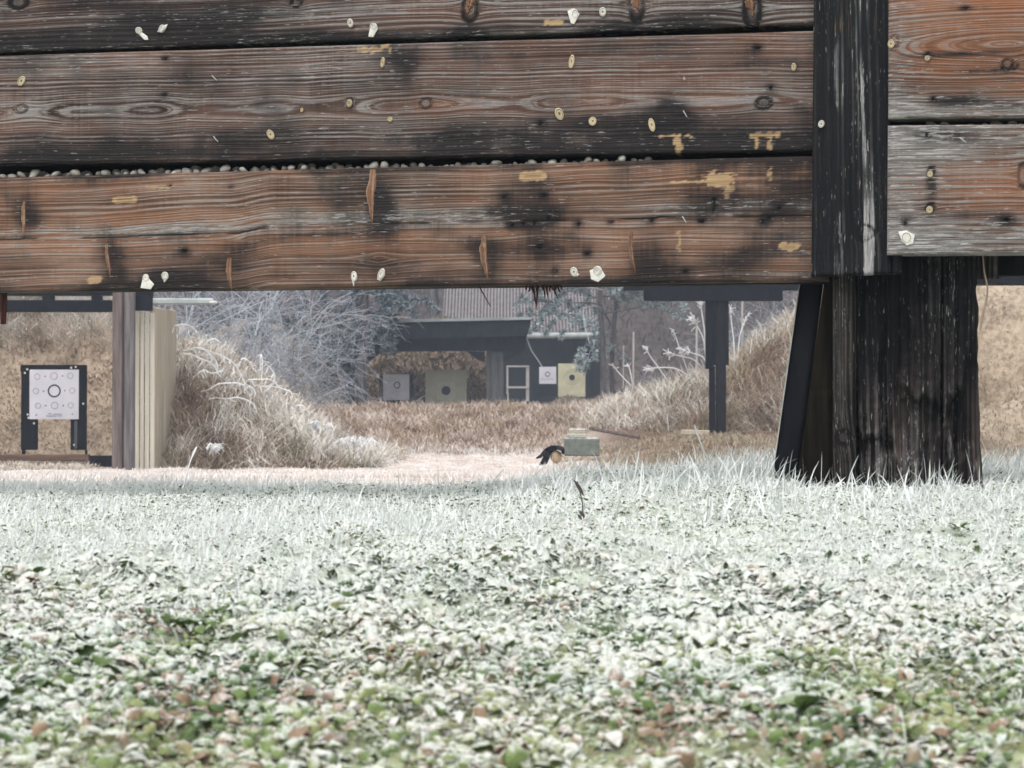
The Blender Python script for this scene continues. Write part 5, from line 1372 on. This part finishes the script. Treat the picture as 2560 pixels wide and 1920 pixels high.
# frosted weeds in front of the slope: curved stalk with feathery plume
def plume(label, pts, d, r=.010, heads=16, hl=.16, seed=0):
    P = [at(x, y, d) for x, y in pts]
    t = thing('frosted_weed', label, 'weed', P[-1], 0, 'frosted weeds on the side berm')
    c_ = spline(P[::-1], 16)
    tube_obj('stem', t, M['rime'], [c_], [np.linspace(r * 1.1, r * .8, len(c_))], 5)
    rs = np.random.default_rng(seed); paths, radii = [], []
    tip = c_[-1]; dr = c_[-1] - c_[-4]; dr /= np.linalg.norm(dr)
    for k in range(heads):
        q = c_[-1 - int(rs.integers(0, 4))]; v = dr * .9 + rs.normal(0, .55, 3); v /= np.linalg.norm(v); L = .72 * hl * rs.uniform(.4, 1.1)
        paths.append(np.array([q, q + v * L * .5, q + v * L + np.array([0, 0, -.03 * rs.random()])])); radii.append(np.array([r * .5, r * .65, r * .35]))
    tube_obj('plume', t, M['rime'], paths, radii, 4)
DW = 31.6
plume('frosted weed with plume just under the cross beam, left of the dark post', [(1750, 752), (1756, 790), (1762, 836), (1768, 930)], DW, .011, 22, .20, 1)
plume('frosted weed with bushy white head close left of the dark post', [(1735, 800), (1748, 824), (1760, 855), (1768, 930)], DW, .011, 30, .22, 2)
plume('frosted weed with small head standing upright left of the post', [(1684, 828), (1692, 850), (1702, 880), (1724, 940)], DW, .009, 16, .13, 3)
plume('frosted weed leaning left in front of the tall pale stake', [(1614, 868), (1624, 888), (1640, 910), (1668, 950)], DW, .009, 16, .12, 4)
plume('frosted weed arching left with feathery tip at mid height', [(1671, 883), (1700, 890), (1735, 900), (1768, 935)], DW, .011, 20, .16, 5)
plume('frosted weed arching left, thick plume touching the dark post', [(1706, 876), (1735, 884), (1760, 896), (1776, 935)], DW, .012, 26, .18, 6)
plume('frosted weed lying low across the top of the straw berm', [(1620, 922), (1650, 919), (1690, 922), (1730, 945)], DW, .011, 24, .16, 7)
plume('small frosted weed near the foot of the tall pale stake', [(1571, 915), (1576, 930), (1582, 965)], DW, .009, 14, .12, 8)
plume('frosted weed with twin heads right of the small stake', [(1533, 915), (1550, 935), (1578, 965)], DW + 4, .009, 12, .12, 9)
plume('frosted weed standing right of the dark post under the beam', [(1826, 768), (1828, 800), (1834, 850), (1838, 925)], DW + 2, .010, 14, .16, 10)
plume('frosted weed right of the post leaning towards the berm', [(1868, 790), (1852, 830), (1846, 870), (1842, 925)], DW + 2, .010, 12, .16, 11)
plume('frosted weed at the berm edge with small twin tips', [(1886, 826), (1880, 850), (1876, 880), (1872, 915)], DW + 2, .008, 8, .10, 12)
for k, (x, y, s_, lab) in enumerate(((4.55, 38.5, .50, 'frosted shrub filling the gap right of the dark post'), (5.5, 39.5, .75, 'frosted shrub above the straw berm beside the leaning strut'), (4.2, 63, .55, 'tawny shrub beside the dark building corner post'))):
    t = thing('frosted_shrub', lab, 'shrub', (x, y, float(H(x, y))), k * 2.1, 'frosted shrubs of the thicket')
    o = link('branches', BUSH[(k + 1) % 4], M['twig'], t); o.scale = (s_, s_, s_)

# arching bramble canes on the left berm
S3_ = 540 / 1948.
br = thing('bramble', 'arching white frosted bramble canes over the straw berm by the thicket', 'bramble', at(560, 1000, 25.4))
canes = [[(180, 540), (330, 560), (500, 620), (600, 690), (660, 790), (695, 870)], [(630, 730), (660, 650), (700, 640), (750, 690), (775, 740)], [(838, 770), (832, 680), (842, 598), (852, 680), (846, 770)], [(855, 670), (920, 720), (962, 790), (940, 870), (880, 930)], [(720, 830), (830, 825), (930, 830), (1000, 890)], [(830, 890), (950, 890), (1050, 915), (1112, 945), (1112, 1010)], [(360, 920), (450, 870), (550, 858), (640, 862), (720, 900)], [(180, 560), (290, 540), (380, 600), (440, 680), (445, 780)], [(60, 340), (150, 330), (220, 360), (260, 400)], [(430, 990), (530, 1000), (640, 990), (760, 1040), (800, 1120)], [(260, 780), (320, 740), (400, 770), (500, 740)], [(100, 590), (200, 600), (300, 640), (400, 690), (470, 800)], [(1130, 1070), (1180, 1062), (1215, 1058)], [(480, 500), (420, 460), (350, 480)], [(690, 870), (760, 900), (790, 960)]]
for cpts in canes:
    P = spline([at(420 + x * S3_, 720 + y * S3_, 25.6 + .0006 * x) for x, y in cpts], 22)
    tw, rr_ = [P], [np.full(len(P), .0095)]
    for k in range(0, len(P) - 1, 2):
        v = RNG.normal(0, 1, 3); v[2] = -abs(v[2]); v /= np.linalg.norm(v); L = RNG.uniform(.03, .12)
        tw.append(np.array([P[k], P[k] + v * L])); rr_.append(np.array([.006, .004]))
    tube_obj('cane', br, M['rime'], tw, rr_, 4)
# white feathery clumps at the foot of the left berm
def fern(label, cx, cy, rx, ry, d, n, seed):
    t = thing('frosted_fern', label, 'fern', at(cx, cy + ry, d)); rs = np.random.default_rng(seed)
    for k in range(n):
        a = rs.uniform(.1, math.pi - .1)
        P = spline([at(cx + rs.uniform(-.3, .3) * rx, cy + ry, d), at(cx + .6 * rx * math.cos(a), cy - .4 * ry * math.sin(a), d + rs.uniform(-.2, .2)), at(cx + rx * math.cos(a), cy + ry * (.3 - .5 * math.sin(a)), d + rs.uniform(-.3, .3))], 14)
        tw, rr_ = [P], [np.full(len(P), .007)]
        for j in range(2, len(P)):
            for sgn in (-1, 1):
                v = np.array([.3 * sgn, rs.normal(0, .5), -.6 + rs.normal(0, .3)]); v /= np.linalg.norm(v)
                tw.append(np.array([P[j], P[j] + v * rs.uniform(.04, .10)])); rr_.append(np.array([.006, .004]))
        tube_obj('frond', t, M['rime'], tw, rr_, 4)
fern('white frosted fern clump at the right foot of the straw berm', 890, 1105, 62, 32, 26.5, 12, 61)
fern('small white frosted fern in the brown grass above the bigger clump', 800, 1060, 32, 18, 27, 6, 62)
fern('pale frosted sprig low in the brown tangle of the left berm', 530, 1115, 26, 16, 25.0, 5, 63)

# ------------------------------------------------------------------ haze
hm = bpy.data.materials.new('haze'); hm.use_nodes = True
hn = hm.node_tree; hn.nodes.clear()
ho = hn.nodes.new('ShaderNodeOutputMaterial'); hv = hn.nodes.new('ShaderNodeVolumePrincipled')
hv.inputs['Color'].default_value = (.68, .81, 1.0, 1); hv.inputs['Density'].default_value = .0017; hv.inputs['Anisotropy'].default_value = 0.0
hn.links.new(hv.outputs[0], ho.inputs['Volume'])
tag(link('haze', boxmesh('haze', -165, 165, -95, 235, -2.0, 22, 0), hm), 'thin pale winter mist filling the range', 'mist', kind='stuff')
